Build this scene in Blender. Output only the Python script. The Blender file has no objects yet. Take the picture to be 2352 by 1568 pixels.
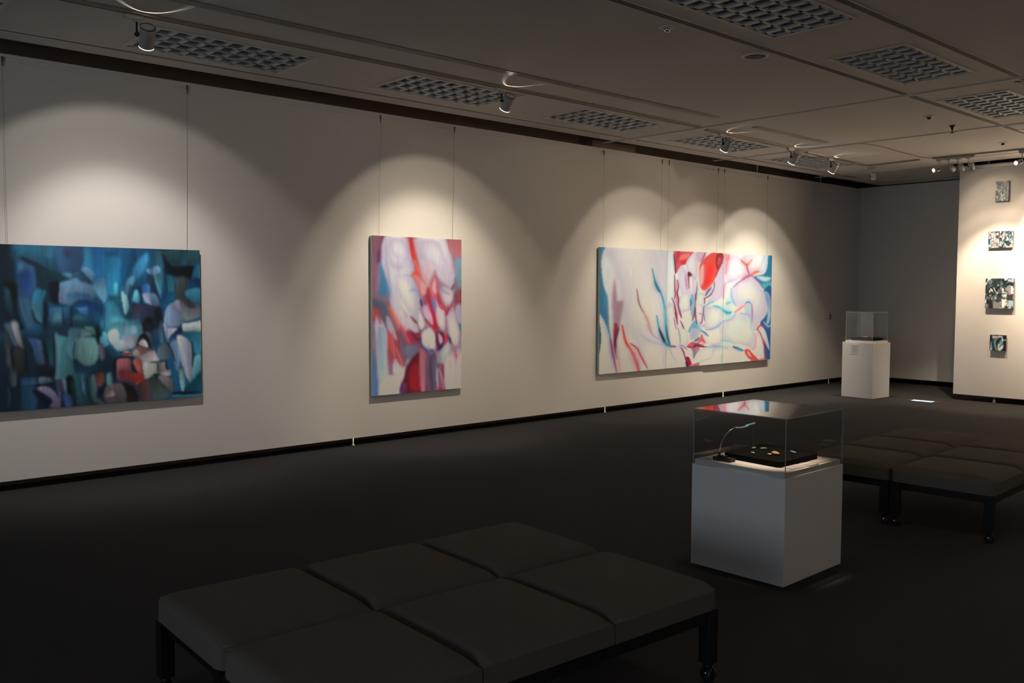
import bpy, bmesh, math, random
import numpy as np
from mathutils import Vector, Matrix
random.seed(7)
S = bpy.context.scene
COL = S.collection
PI = math.pi

# ---------------------------------------------------------------- camera, world, exposure
YAW, PITCH, ROLL = [math.radians(a) for a in (41.96007, 3.31868, 0.20211)]
cy, sy, cp, sp = math.cos(YAW), math.sin(YAW), math.cos(PITCH), math.sin(PITCH)
Fv = Vector((sy*cp, cy*cp, -sp)); Rv = Vector((cy, -sy, 0)); Uv = Rv.cross(Fv)
Rr = Rv*math.cos(ROLL)+Uv*math.sin(ROLL); Ur = -Rv*math.sin(ROLL)+Uv*math.cos(ROLL)
cd = bpy.data.cameras.new('camera'); cam = bpy.data.objects.new('camera', cd); COL.objects.link(cam)
cd.sensor_width = 36; cd.lens = 2073.98*36/2352; cd.clip_end = 100
M3 = Matrix((Rr, Ur, -Fv)).transposed().to_4x4(); M3.translation = Vector((0, 0, 1.7)); cam.matrix_world = M3
S.camera = cam
W = bpy.data.worlds.new('world'); S.world = W; W.use_nodes = True
W.node_tree.nodes['Background'].inputs[0].default_value = (0.02, 0.024, 0.03, 1)
W.node_tree.nodes['Background'].inputs[1].default_value = 0.1
S.view_settings.view_transform = 'Standard'; S.view_settings.look = 'None'
S.view_settings.gamma = 1; S.view_settings.exposure = 0.22; S.view_settings.use_curve_mapping = False
S.cycles.max_bounces = 10; S.cycles.diffuse_bounces = 8; S.cycles.glossy_bounces = 6; S.cycles.transparent_max_bounces = 24
S.cycles.caustics_reflective = False; S.cycles.caustics_refractive = False

# light levels (watts); every lamp's own light is made in its builder
SPILL, BEAM = 60.0, 150.0
WARM = (1.0, .80, .58); NEUTRAL = (1.0, .90, .80)

def area_light(name, loc, rot, sx, sy_, power, color):
    l = bpy.data.lights.new(name, 'AREA'); l.shape = 'RECTANGLE'; l.size = sx; l.size_y = sy_
    l.energy = power; l.color = color
    o = bpy.data.objects.new(name, l); COL.objects.link(o); o.location = loc; o.rotation_euler = rot
    return o
# daylight that comes in through the entrance opening in the wall behind the camera
area_light('entrance_daylight', (-6.95, 0, 2.0), (0, -PI/2, 0), 2.2, 6.0, 118, (.72, .84, 1.0))

def srgb(h):
    if isinstance(h, str): h = tuple(int(h[i:i+2], 16)/255 for i in (0, 2, 4))
    return tuple((c/12.92 if c <= .04045 else ((c+.055)/1.055)**2.4) for c in h)

# ---------------------------------------------------------------- materials
def mat(name, col, rough=.8, metal=0, bump=0, bscale=200, noise=0, nscale=30, spec=.5, emit=None, estr=0):
    m = bpy.data.materials.new(name); m.use_nodes = True; nt = m.node_tree
    b = nt.nodes['Principled BSDF']
    b.inputs['Base Color'].default_value = (*col, 1); b.inputs['Roughness'].default_value = rough
    b.inputs['Metallic'].default_value = metal; b.inputs['Specular IOR Level'].default_value = spec
    tc = nt.nodes.new('ShaderNodeTexCoord')
    if noise:
        n = nt.nodes.new('ShaderNodeTexNoise'); n.inputs['Scale'].default_value = nscale; n.inputs['Detail'].default_value = 5
        nt.links.new(tc.outputs['Object'], n.inputs['Vector'])
        r = nt.nodes.new('ShaderNodeMapRange'); r.inputs[3].default_value = 1-noise; r.inputs[4].default_value = 1+noise
        nt.links.new(n.outputs[0], r.inputs[0])
        v = nt.nodes.new('ShaderNodeVectorMath'); v.operation = 'SCALE'; v.inputs[0].default_value = col
        nt.links.new(r.outputs[0], v.inputs['Scale']); nt.links.new(v.outputs[0], b.inputs['Base Color'])
    if bump:
        n = nt.nodes.new('ShaderNodeTexNoise'); n.inputs['Scale'].default_value = bscale; n.inputs['Detail'].default_value = 4
        nt.links.new(tc.outputs['Object'], n.inputs['Vector'])
        bp = nt.nodes.new('ShaderNodeBump'); bp.inputs['Strength'].default_value = bump; bp.inputs['Distance'].default_value = .003
        nt.links.new(n.outputs[0], bp.inputs['Height']); nt.links.new(bp.outputs[0], b.inputs['Normal'])
    if emit: b.inputs['Emission Color'].default_value = (*emit, 1); b.inputs['Emission Strength'].default_value = estr
    return m
M = {}
M['wall'] = mat('wall_cloth', (.71, .678, .645), .9, bump=.25, bscale=160, noise=.015, nscale=60, spec=.2)
M['back'] = mat('wall_back_cloth', (.62, .60, .575), .9, bump=.25, bscale=160, noise=.015, nscale=60, spec=.2)
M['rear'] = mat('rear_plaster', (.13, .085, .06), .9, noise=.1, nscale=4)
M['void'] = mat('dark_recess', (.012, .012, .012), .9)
M['ceil'] = mat('ceiling_board', (.60, .563, .53), .92, bump=.3, bscale=90, noise=.03, nscale=25, spec=.2)
M['carpet'] = mat('carpet', (.044, .0435, .0445), .95, bump=.8, bscale=350, noise=.22, nscale=160, spec=.15)
M['joint'] = mat('ceiling_joint', (.12, .105, .09), .8)
M['lip'] = mat('joint_lip', (.62, .58, .52), .6)
M['track'] = mat('track_enamel', (.30, .24, .17), .6)
M['rail'] = mat('rail_aluminium', (.66, .65, .62), .38, metal=.6)
M['white'] = mat('lamp_enamel', (.40, .39, .37), .45)
M['vent'] = mat('vent_blade', (.34, .30, .25), .5)
M['chrome'] = mat('chrome', (.8, .8, .8), .12, metal=1)
M['black'] = mat('black_plastic', (.012, .012, .013), .45)
M['blackmetal'] = mat('black_frame_metal', (.008, .008, .009), .5, spec=.25)
M['ped'] = mat('pedestal_paint', (.76, .755, .74), .6, noise=.02, nscale=15, spec=.35)
M['base'] = mat('case_base_board', (.74, .72, .68), .6)
M['bench'] = mat('bench_fabric', (.125, .112, .094), .95, bump=.6, bscale=420, noise=.12, nscale=250, spec=.1)
M['piping'] = mat('bench_piping', (.13, .12, .10), .9)
M['lvr'] = mat('louver_aluminium', (.52, .55, .58), .5, metal=.1, spec=.4)
M['lvrback'] = mat('luminaire_inner', (.80, .78, .75), .6)
M['velvet'] = mat('black_velvet', (.006, .006, .006), .95, spec=.05)
M['card'] = mat('caption_card', (.66, .60, .58), .7)
M['wire'] = mat('steel_wire', (.10, .095, .09), .5, metal=.3)
M['edge'] = mat('acrylic_edge', (.36, .37, .36), .3)
M['canvas'] = mat('canvas_side', (.55, .62, .60), .85)
M['detector'] = mat('detector_plastic', (.62, .61, .58), .5)
M['grille'] = mat('speaker_grille', (.10, .07, .055), .7, bump=.5, bscale=300)
M['glow'] = mat('reflector_glow', (.9, .9, .9), .2, emit=(1, .93, .82), estr=5)
M['glowlow'] = mat('reflector_lit', (.7, .7, .7), .25, metal=.6, emit=(1, .90, .75), estr=.25)
M['floorlight'] = mat('floor_light_lens', (.6, .7, .9), .3, emit=(.35, .62, 1.0), estr=3.2)
M['lightframe'] = mat('floor_light_frame', (.05, .045, .04), .6)
M['orange'] = mat('brooch_orange', (.55, .27, .10), .5)
M['shell'] = mat('brooch_shell', (.30, .24, .20), .5)
M['silver'] = mat('silver', (.6, .6, .6), .25, metal=.9)
M['crystal'] = mat('crystal_bead', (.55, .75, .8), .05, metal=.5)
M['cyan'] = mat('cyan_crystal', (.25, .75, .85), .08, metal=.4)
M['fitting'] = mat('wall_fitting', (.28, .17, .15), .6)

def acrylic():
    m = bpy.data.materials.new('clear_acrylic'); m.use_nodes = True; nt = m.node_tree; nt.nodes.clear()
    o = nt.nodes.new('ShaderNodeOutputMaterial'); mx = nt.nodes.new('ShaderNodeMixShader')
    t = nt.nodes.new('ShaderNodeBsdfTransparent'); t.inputs[0].default_value = (.95, .96, .96, 1)
    g = nt.nodes.new('ShaderNodeBsdfGlossy'); g.inputs['Roughness'].default_value = .02
    f = nt.nodes.new('ShaderNodeFresnel'); geo = nt.nodes.new('ShaderNodeNewGeometry'); mr = nt.nodes.new('ShaderNodeMapRange'); mr.inputs[3].default_value = 1.49; mr.inputs[4].default_value = 1/1.49
    nt.links.new(geo.outputs['Backfacing'], mr.inputs[0]); nt.links.new(mr.outputs[0], f.inputs[0])
    nt.links.new(f.outputs[0], mx.inputs[0]); nt.links.new(t.outputs[0], mx.inputs[1]); nt.links.new(g.outputs[0], mx.inputs[2])
    nt.links.new(mx.outputs[0], o.inputs[0]); return m
M['acrylic'] = acrylic()

# ---------------------------------------------------------------- mesh helpers
class MB:
    """collects shapes and links them as ONE mesh object"""
    def __init__(s): s.bm = bmesh.new()
    def box(s, x0, x1, y0, y1, z0, z1, bev=0, seg=2, mi=0, mtx=None):
        r = bmesh.ops.create_cube(s.bm, size=1); vs = r['verts']
        for v in vs:
            v.co = Vector(((x0+x1)/2+v.co.x*(x1-x0), (y0+y1)/2+v.co.y*(y1-y0), (z0+z1)/2+v.co.z*(z1-z0)))
        fs = set(f for v in vs for f in v.link_faces)
        if bev:
            es = list(set(e for v in vs for e in v.link_edges))
            rr = bmesh.ops.bevel(s.bm, geom=es, offset=bev, segments=seg, affect='EDGES', profile=.5)
            fs = set(rr['faces']) | set(f for v in rr['verts'] for f in v.link_faces)
            vs = list(set(v for f in fs for v in f.verts))
        for f in fs: f.material_index = mi
        if mtx is not None: bmesh.ops.transform(s.bm, matrix=mtx, verts=vs)
        return vs
    def lathe(s, prof, mtx=None, n=24, mi=0, close=False):
        rings = []
        for (r, z) in prof:
            if r < 1e-6: rings.append([s.bm.verts.new((0, 0, z))])
            else: rings.append([s.bm.verts.new((r*math.cos(2*PI*i/n), r*math.sin(2*PI*i/n), z)) for i in range(n)])
        for a, b in zip(rings, rings[1:]):
            for i in range(n):
                j = (i+1) % n
                if len(a) == 1 and len(b) == 1: continue
                if len(a) == 1: f = s.bm.faces.new((a[0], b[j], b[i]))
                elif len(b) == 1: f = s.bm.faces.new((a[i], a[j], b[0]))
                else: f = s.bm.faces.new((a[i], a[j], b[j], b[i]))
                f.smooth = True; f.material_index = mi
        vs = [v for r in rings for v in r]
        if mtx is not None: bmesh.ops.transform(s.bm, matrix=mtx, verts=vs)
        return vs
    def tube(s, pts, r, n=8, mi=0, cap=True):
        pts = [Vector(p) for p in pts]; rings = []
        rr = r if isinstance(r, (list, tuple)) else [r]*len(pts)
        up = None
        for i, p in enumerate(pts):
            d = (pts[min(i+1, len(pts)-1)]-pts[max(i-1, 0)]).normalized()
            a = d.orthogonal().normalized() if up is None else (up-d*up.dot(d)).normalized()
            up = a; b = d.cross(a)
            rings.append([s.bm.verts.new(p+(a*math.cos(2*PI*k/n)+b*math.sin(2*PI*k/n))*rr[i]) for k in range(n)])
        for a, b in zip(rings, rings[1:]):
            for k in range(n):
                f = s.bm.faces.new((a[k], a[(k+1) % n], b[(k+1) % n], b[k])); f.smooth = True; f.material_index = mi
        if cap:
            s.bm.faces.new(rings[0][::-1]).material_index = mi; s.bm.faces.new(rings[-1]).material_index = mi
    def prism(s, pts, z0, z1, mi=0):
        a = [s.bm.verts.new((x, y, z0)) for x, y in pts]; b = [s.bm.verts.new((x, y, z1)) for x, y in pts]
        n = len(pts); s.bm.faces.new(a[::-1]).material_index = mi; s.bm.faces.new(b).material_index = mi
        for i in range(n): s.bm.faces.new((a[i], a[(i+1) % n], b[(i+1) % n], b[i])).material_index = mi
    def ball(s, c, r, sc=(1, 1, 1), n=12, mi=0):
        q = bmesh.ops.create_uvsphere(s.bm, u_segments=n, v_segments=max(6, n//2), radius=r)
        for v in q['verts']: v.co = Vector((v.co.x*sc[0], v.co.y*sc[1], v.co.z*sc[2]))+Vector(c)
        for f in set(f for v in q['verts'] for f in v.link_faces): f.smooth = True; f.material_index = mi
    def build(s, name, m, parent=None, loc=(0, 0, 0)):
        bmesh.ops.recalc_face_normals(s.bm, faces=s.bm.faces)
        me = bpy.data.meshes.new(name); s.bm.to_mesh(me); s.bm.free()
        for x in (m if isinstance(m, (list, tuple)) else [m]): me.materials.append(x)
        o = bpy.data.objects.new(name, me); COL.objects.link(o); o.location = loc
        if parent is not None: o.parent = parent
        return o
def tag(o, label=None, cat=None, group=None, kind=None):
    if label: o['label'] = label
    if cat: o['category'] = cat
    if group: o['group'] = group
    if kind: o['kind'] = kind
    return o
def struct(mb, name, m): return tag(mb.build(name, m), kind='structure')
def empty(name, loc=(0, 0, 0), rz=0):
    o = bpy.data.objects.new(name, None); COL.objects.link(o); o.location = loc; o.rotation_euler = (0, 0, rz)
    o.empty_display_size = .1; return o
def copy_tree(o, parent=None):
    c = o.copy(); COL.objects.link(c)
    if parent is not None: c.parent = parent
    for ch in list(o.children): copy_tree(ch, c)
    return c

# ---------------------------------------------------------------- room
WY = 8.346      # face of the left wall's panels
ZT, ZC = 3.60, 3.64
XB = 16.336     # face of the back wall
XP = 14.56      # face of the free-standing partition
SEAM = 11.47
b = MB(); b.box(-7.2, 17.2, -6.2, 9.2, -.12, 0); struct(b, 'floor', M['carpet'])
# the panels that make the left wall: they hang between the ceiling gap and the gap above the carpet
b = MB()
b.box(-7, -1.2, WY, WY+.07, .085, 3.545); b.box(-1.194, SEAM-.010, WY, WY+.07, .085, 3.545)
b.box(SEAM+.010, XB, WY+.016, WY+.08, .085, 3.545)
b.box(SEAM-.010, SEAM+.010, WY+.045, WY+.06, .085, 3.545, mi=1)
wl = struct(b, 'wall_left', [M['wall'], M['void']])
b = MB()
b.box(-7, XB, WY-.004, WY+.07, 3.552, 3.602); b.box(-7, XB, WY-.008, WY+.01, 3.545, 3.552)
b.box(-7, XB, WY-.010, WY-.004, 3.57, 3.576)
struct(b, 'trim_1', M['wall'])
for x in (-.5, 5.2, 9.229, 12.019, 15.3):
    b = MB(); b.lathe([(0, .09), (.008, .09), (.008, .02), (.017, .018), (.017, 0.0), (0, 0.0)], n=12)
    b.build('floor_bolt', M['rail'], wl, (x, WY-.0 if x < SEAM else WY+.012, 0))
for x in (12.9, 14.9):
    b = MB(); b.lathe([(0, 3.6), (.012, 3.6), (.012, 3.98), (0, 3.98)], n=10); b.build('panel_hanger', M['rail'], wl, (x, WY+.04, 0))
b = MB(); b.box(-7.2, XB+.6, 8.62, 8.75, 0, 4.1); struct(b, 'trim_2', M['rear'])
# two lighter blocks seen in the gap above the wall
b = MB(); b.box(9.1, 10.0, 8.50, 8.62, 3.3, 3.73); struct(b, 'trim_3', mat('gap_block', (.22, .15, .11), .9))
# back wall
b = MB(); b.box(XB, XB+.08, -6, 8.6, .09, 3.62); wb = struct(b, 'wall_back', M['back'])
b = MB(); b.box(XB+.3, XB+.4, -6.2, 8.75, 0, 4.1); struct(b, 'dark_gap_backing', M['void'])  # near-black sheet behind the wall: shade of the floor gap put into colour
# partition with rail, legs and hangers
PY0, PY1 = -1.0, 5.85
b = MB(); b.box(XP, XP+.09, 1.9, PY1, .09, 3.555); b.box(XP, XP+.09, PY0, 1.892, .09, 3.555); wp = struct(b, 'wall_middle', M['wall'])
b = MB(); b.box(XP-.004, XP+.094, PY0, PY1, 3.557, 3.612, bev=.004); b.build('top_rail', M['rail'], wp)
for y in (5.25, 2.4):
    b = MB(); b.lathe([(0, .09), (.02, .09), (.02, .012), (.03, .01), (.03, 0), (0, 0)], n=12); b.build('floor_bolt', M['joint'], wp, (XP+.03, y, 0))
for y in (5.45, 3.6, .9):
    b = MB(); b.lathe([(0, 3.61), (.016, 3.61), (.016, 3.98), (0, 3.98)], n=10); b.build('panel_hanger', M['rail'], wp, (XP+.045, y, 0))
# walls behind and beside the camera, with the entrance opening that lets the daylight in
b = MB(); b.box(-7.15, -7, -6.2, -3.1, 0, 4.1); b.box(-7.15, -7, 3.1, 9, 0, 4.1); b.box(-7.15, -7, -3.1, 3.1, 3.2, 4.1); struct(b, 'wall_front', M['wall'])
b = MB(); b.box(-7.15, XB+.6, -6.2, -6, 0, 4.1); struct(b, 'wall_right', M['wall'])
# ceiling: boards with the gap along the left wall and the slot above the partition left open, closed above
b = MB()
SX0, SX1 = XP-.14, XP+.22
XS = [(.30, 1.62), (2.62, 3.94), (4.90, 6.22), (7.16, 8.50), (9.50, 10.90), (11.92, 13.36)]
LY = [(6.86, 7.54), (6.88, 7.56), (6.80, 7.47), (6.80, 7.44), (6.84, 7.50), (6.92, 7.60)]
RY = [(3.27, 3.91), (3.33, 3.95), (3.40, 4.04), (3.45, 4.10)]
HOLES = [(a[0], a[1], c[0], c[1]) for a, c in zip(XS, LY)]+[(a[0], a[1], c[0], c[1]) for a, c in zip(XS[2:], RY)]+[(SX0, SX1, -6.2, 5.95)]
gx = sorted(set([-7.15, XB+.3]+[v for h in HOLES for v in h[:2]])); gy = sorted(set([-6.2, 7.98]+[v for h in HOLES for v in h[2:]]))
vm = {}
def gv(x, y):
    if (x, y) not in vm: vm[x, y] = b.bm.verts.new((x, y, ZC))
    return vm[x, y]
for x0, x1 in zip(gx, gx[1:]):
    for y0, y1 in zip(gy, gy[1:]):
        mx_, my_ = (x0+x1)/2, (y0+y1)/2
        if any(h[0] < mx_ < h[1] and h[2] < my_ < h[3] for h in HOLES): continue
        b.bm.faces.new((gv(x0, y0), gv(x0, y1), gv(x1, y1), gv(x1, y0)))
cv = [(7.98+.235*math.sin(a_), ZC+.22*(1-math.cos(a_))) for a_ in [i*PI/20 for i in range(11)]]
for (ya, za), (yb, zb) in zip(cv, cv[1:]):
    for x0, x1 in zip(gx, gx[1:]):
        f_ = b.bm.faces.new([b.bm.verts.new(q) for q in ((x0, ya, za), (x0, yb, zb), (x1, yb, zb), (x1, ya, za))]); f_.smooth = True
b.box(-7.2, XB+.6, -6.2, 8.8, 4.02, 4.12)
bmesh.ops.remove_doubles(b.bm, verts=b.bm.verts, dist=.0001)
ce = struct(b, 'ceiling', M['ceil'])
b = MB()
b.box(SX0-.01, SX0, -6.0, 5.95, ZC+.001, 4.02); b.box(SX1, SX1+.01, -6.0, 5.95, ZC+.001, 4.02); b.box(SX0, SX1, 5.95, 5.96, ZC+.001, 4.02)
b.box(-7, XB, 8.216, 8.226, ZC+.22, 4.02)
struct(b, 'trim_4', M['void'])

# ---------------------------------------------------------------- ceiling grooves (panel rails let into the boards)
def groove(name, x0, y0, x1, y1, w, lip=.006):
    """a shallow groove profile along a line: dark channel between two thin lips"""
    d = Vector((x1-x0, y1-y0, 0)); L = d.length; a = math.atan2(d.y, d.x)
    mt = Matrix.Translation((x0, y0, 0)) @ Matrix.Rotation(a, 4, 'Z')
    b = MB()
    b.box(0, L, -w/2, w/2, ZC-.002, ZC+.004, mi=0, mtx=mt)
    b.box(0, L, -w/2-lip, -w/2, ZC-.006, ZC+.004, mi=1, mtx=mt); b.box(0, L, w/2, w/2+lip, ZC-.006, ZC+.004, mi=1, mtx=mt)
    return struct(b, name, [M['joint'], M['lip']])
YC_, YD, YE = 7.72, 4.14, 3.116
n = 5
for args in ((8.995, -6, 8.995, 8.2, .035), (11.45, -6, 11.45, 8.2, .03), (14.4, 5.98, 14.4, 8.2, .02)):
    groove('trim_%d' % n, *args); n += 1
for x0, x1 in ((-7, 8.9), (9.12, 11.35), (11.55, 14.9)):
    groove('trim_%d' % n, x0, 7.73, x1, 7.73, .05, .004); n += 1
for x0, x1 in ((-7, 8.95), (9.1, 11.38), (11.55, 14.2)):
    groove('trim_%d' % n, x0, YD, x1, YD, .07); n += 1
for x0, x1 in ((-7, 8.95), (9.1, 11.38), (11.55, 14.2)):
    groove('trim_%d' % n, x0, YE, x1, YE, .06); n += 1
# the curved rail of the movable partition and its straight run in front of the partition
def curve_strip(name, pts, w, m):
    b = MB(); P = []
    for i in range(len(pts)-1):
        p0 = Vector(pts[max(i-1, 0)]); p1 = Vector(pts[i]); p2 = Vector(pts[i+1]); p3 = Vector(pts[min(i+2, len(pts)-1)])
        for k in range(8):
            t = k/8; P.append(.5*((2*p1)+(p2-p0)*t+(2*p0-5*p1+4*p2-p3)*t*t+(3*p1-p0-3*p2+p3)*t**3))
    P.append(Vector(pts[-1])); V = []
    for i, p in enumerate(P):
        d = (P[min(i+1, len(P)-1)]-P[max(i-1, 0)]).normalized(); nn = Vector((-d.y, d.x))*w/2
        V.append([b.bm.verts.new((q.x, q.y, z)) for q, z in ((p-nn, ZC-.003), (p+nn, ZC-.003), (p+nn, ZC+.002), (p-nn, ZC+.002))])
    for a, c in zip(V, V[1:]):
        for k in range(4): b.bm.faces.new((a[k], a[(k+1) % 4], c[(k+1) % 4], c[k]))
    return struct(b, name, m)
k = 1.94/2.02
curve_strip('trim_%d' % n, [(11.46, 5.95), (11.62, 5.87), (12.0, 5.84), (12.46, 5.87), (13.1, 5.90), (13.5, 5.88), (13.74, 5.74), (13.82, 5.45), (13.85, 4.6), (13.86, 2), (13.86, -3)], .035, M['track']); n += 1
curve_strip('trim_%d' % n, [(14.9, 7.95), (15.5, 8.0), (15.8, 7.95), (15.95, 7.7), (16.0, 7.2), (16.0, 3)], .02, M['joint']); n += 1

# ---------------------------------------------------------------- lighting tracks
def light_track(x0, y0, x1, y1, label, group='ceiling lamp tracks'):
    d = Vector((x1-x0, y1-y0, 0)); L = d.length
    r = empty('lighting_track', (x0, y0, ZC), math.atan2(d.y, d.x)); tag(r, label, 'track', group)
    b = MB(); b.box(0, L, -.026, .026, -.018, -.0005, bev=.002); b.build('track_body', M['track'], r)
    b = MB(); b.box(.03, L-.03, -.009, .009, -.0195, -.0175); b.build('conductor_slot', M['joint'], r)
    for a, c in ((-.012, .012), (L-.012, L+.012)):
        b = MB(); b.box(a, c, -.028, .028, -.02, -.0005, bev=.002); b.build('end_cap', M['track'], r)
    return r
light_track(-2.0, 6.62, 8.90, 6.60, 'long brownish track over the two left paintings, nearest the camera')
light_track(9.15, 6.66, 11.35, 6.70, 'short track carrying two lamps in front of the three-panel painting')
light_track(11.62, 6.76, 13.50, 6.85, 'farthest short track along the left wall, carrying one lamp')
light_track(13.54, 6.83, 13.50, 6.02, 'short cross track near the far corner with one small white lamp')
light_track(13.49, 5.80, 13.62, -3.0, 'track in front of the lit partition carrying the row of white lamps')

def light_spot(loc, d, half, power, color, blend, r=.012, parent=None, name='lamp_light'):
    l = bpy.data.lights.new(name, 'SPOT'); l.energy = power; l.color = color
    l.spot_size = 2*math.radians(half); l.spot_blend = blend; l.shadow_soft_size = r
    o = bpy.data.objects.new(name, l); COL.objects.link(o); o.location = loc
    o.rotation_euler = Vector(d).to_track_quat('-Z', 'Y').to_euler()
    if parent is not None: o.parent = parent
    return o

def track_lamp(x, y, tilt, yaw, label, spill=1, beam=1, color=NEUTRAL, hs=42, hb=34, bt=5, field=1, stem=.05, size=1.0, ring=True, group='track spotlights', lit=True, knobside=-1, trk=0, leakp=None, bl=.6, spillc=None):
    """tilt from straight down, yaw measured from +Y towards +X"""
    r = empty('track_spotlight', (x, y, ZC-.0195)); tag(r, label, 'spotlight', group)
    t, w = math.radians(tilt), math.radians(yaw)
    d = Vector((math.sin(t)*math.sin(w), math.sin(t)*math.cos(w), -math.cos(t)))
    al = math.radians(trk)
    mr = Matrix.Rotation(al, 4, 'Z')
    b = MB(); b.box(-.085, .045, -.019, .019, -.032, 0, bev=.004, mtx=mr); b.box(-.03, .03, -.015, .015, -.045, -.03, bev=.003, mtx=mr)
    b.build('track_adapter', M['white'], r)
    b = MB(); b.tube([(0, 0, -.04), (0, 0, -.06-stem)], .0065, 10); b.build('stem', M['white'] if trk else M['blackmetal'], r)
    pv = Vector((0, 0, -.065-stem))
    # side direction of the joint
    side = d.cross(Vector((0, 0, 1))).normalized()*knobside
    b = MB(); b.ball(pv, .017*size, n=12); b.tube([pv, pv-side*.03], .008, 8); b.build('pivot_knob', M['black'], r)
    R_, L = .053*size, .170*size
    c = pv-side*(R_+.016)
    q = d.to_track_quat('Z', 'Y').to_matrix().to_4x4(); q.translation = c
    b = MB()
    b.lathe([(0, -L*.42), (R_*.5, -L*.42), (R_*.9, -L*.40), (R_*.96, -L*.36), (R_*.98, -L*.3), (R_, -L*.25), (R_, L*.5), (R_*.93, L*.5), (R_*.93, L*.40)], mtx=q, n=32)
    h = b.build('housing', M['white'], r)
    b = MB(); b.lathe([(R_*.99, -L*.405), (R_*1.03, -L*.40), (R_*1.03, -L*.365), (R_*.985, -L*.36)], mtx=q, n=32); b.build('rear_ring', M['black'], h)
    b = MB(); b.lathe([(R_*.925, L*.495), (R_*.90, L*.35), (R_*.7, L*.15), (R_*.3, L*.05), (0, L*.04)], mtx=q, n=32)
    b.build('reflector', M['glowlow'] if lit else M['chrome'], h)
    if lit and ring:
        b = MB(); b.lathe([(R_*.93, L*.5), (R_*.985, L*.502), (R_*.985, L*.524), (R_*.93, L*.524)], mtx=q, n=32); b.build('lens_rim', M['glow'], h)
    b = MB(); b.ball((0, 0, 0), .012*size); vs = list(b.bm.verts); bmesh.ops.transform(b.bm, matrix=q @ Matrix.Translation((0, 0, L*.2)), verts=vs)
    b.build('bulb', M['glow'] if lit else M['white'], h)
    if lit:
        p = c+d*(L*.55)
        if spill: light_spot(p, d, hs, SPILL*spill, spillc or color, .22, parent=r, name='spill_light')
        if beam:
            t2 = t-math.radians(bt); d2 = Vector((math.sin(t2)*math.sin(w), math.sin(t2)*math.cos(w), -math.cos(t2)))
            light_spot(p, d2, hb, BEAM*beam*(.62 if field else 1), color, bl, parent=r, name='beam_light')
        if field:
            leak = light_spot(c-d*(L*.46), -d, 88, 2.2 if leakp is None else leakp, (1, .93, .75), .05, r=.004, parent=r, name='vent_light')
            leak.data.use_nodes = True; nt = leak.data.node_tree; em = nt.nodes['Emission']
            tc = nt.nodes.new('ShaderNodeTexCoord'); sp = nt.nodes.new('ShaderNodeSeparateXYZ'); rp = nt.nodes.new('ShaderNodeValToRGB'); ab = nt.nodes.new('ShaderNodeMath'); ab.operation = 'ABSOLUTE'
            nt.links.new(tc.outputs['Normal'], sp.inputs[0]); nt.links.new(sp.outputs['Z'], ab.inputs[0]); nt.links.new(ab.outputs[0], rp.inputs[0]); nt.links.new(rp.outputs[0], em.inputs['Strength'])
            e_ = rp.color_ramp.elements; e_[0].position = .62; e_[0].color = (0, 0, 0, 1); e_[1].position = .72; e_[1].color = (0, 0, 0, 1)
            q_ = e_.new(.67); q_.color = (1, 1, 1, 1)
        if beam and field:
            t3 = t-math.radians(10); d3 = Vector((math.sin(t3)*math.sin(w), math.sin(t3)*math.cos(w), -math.cos(t3)))
            light_spot(p, d3, 47, BEAM*beam*.34, spillc or color, 1.0, parent=r, name='field_light')
    return r
NL = (1.0, .93, .89)
track_lamp(2.37, 6.62, 43, 13, 'grey can spotlight at top left, aimed at the blue painting', .36, .88, (1, .895, .865), hs=45, spillc=(1, .955, .84), stem=.065, size=1.0)
track_lamp(5.80, 6.61, 43, 11, 'grey can spotlight over the tall red and white painting', .36, 1.2, (1, .87, .68), hs=41, stem=.05)
track_lamp(9.50, 6.67, 40, 12, 'spotlight with glowing rim, nearest of three by the three-panel painting', .40, .92, (1, .86, .66), hs=42)
track_lamp(11.10, 6.69, 38, 12, 'middle spotlight of the three aimed at the three-panel painting', .40, .90, (1, .86, .66), hs=40)
track_lamp(12.37, 6.80, 37, 13, 'farthest of three spotlights aimed at the three-panel painting', .62, 1.35, (1, .88, .68), hs=40)
track_lamp(13.66, 6.84, 3, 90, 'small white spotlight alone on the cross track near far corner', .7, .5, WARM, trk=90, stem=.075, hs=40, hb=20, bt=0, size=.66, ring=False, field=0)
G2 = 'white spotlights on the partition track'
K = dict(trk=90, stem=.09, size=.66, group=G2, ring=False, bt=0, field=0)
track_lamp(13.50, 5.72, 76, -62, 'leftmost white spotlight on partition track, turned sideways with a bright rim', 0, .45, WARM, hb=26, **K)
track_lamp(13.505, 5.59, 58, 104, 'second white spotlight from the left on the partition track', .05, .10, WARM, hs=44, hb=36, **K)
track_lamp(13.51, 5.46, 36, 100, 'third white spotlight from the left on the partition track', .10, .15, WARM, hs=44, hb=36, **K)
track_lamp(13.515, 5.32, 22, 100, 'fourth white spotlight from left, over the partition top left corner', .15, 1.7, WARM, hs=46, hb=36, **K)
track_lamp(13.53, 4.62, 74, -66, 'white spotlight at the right edge of the photo with a bright rim', 0, .45, WARM, hb=24, **K)
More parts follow.
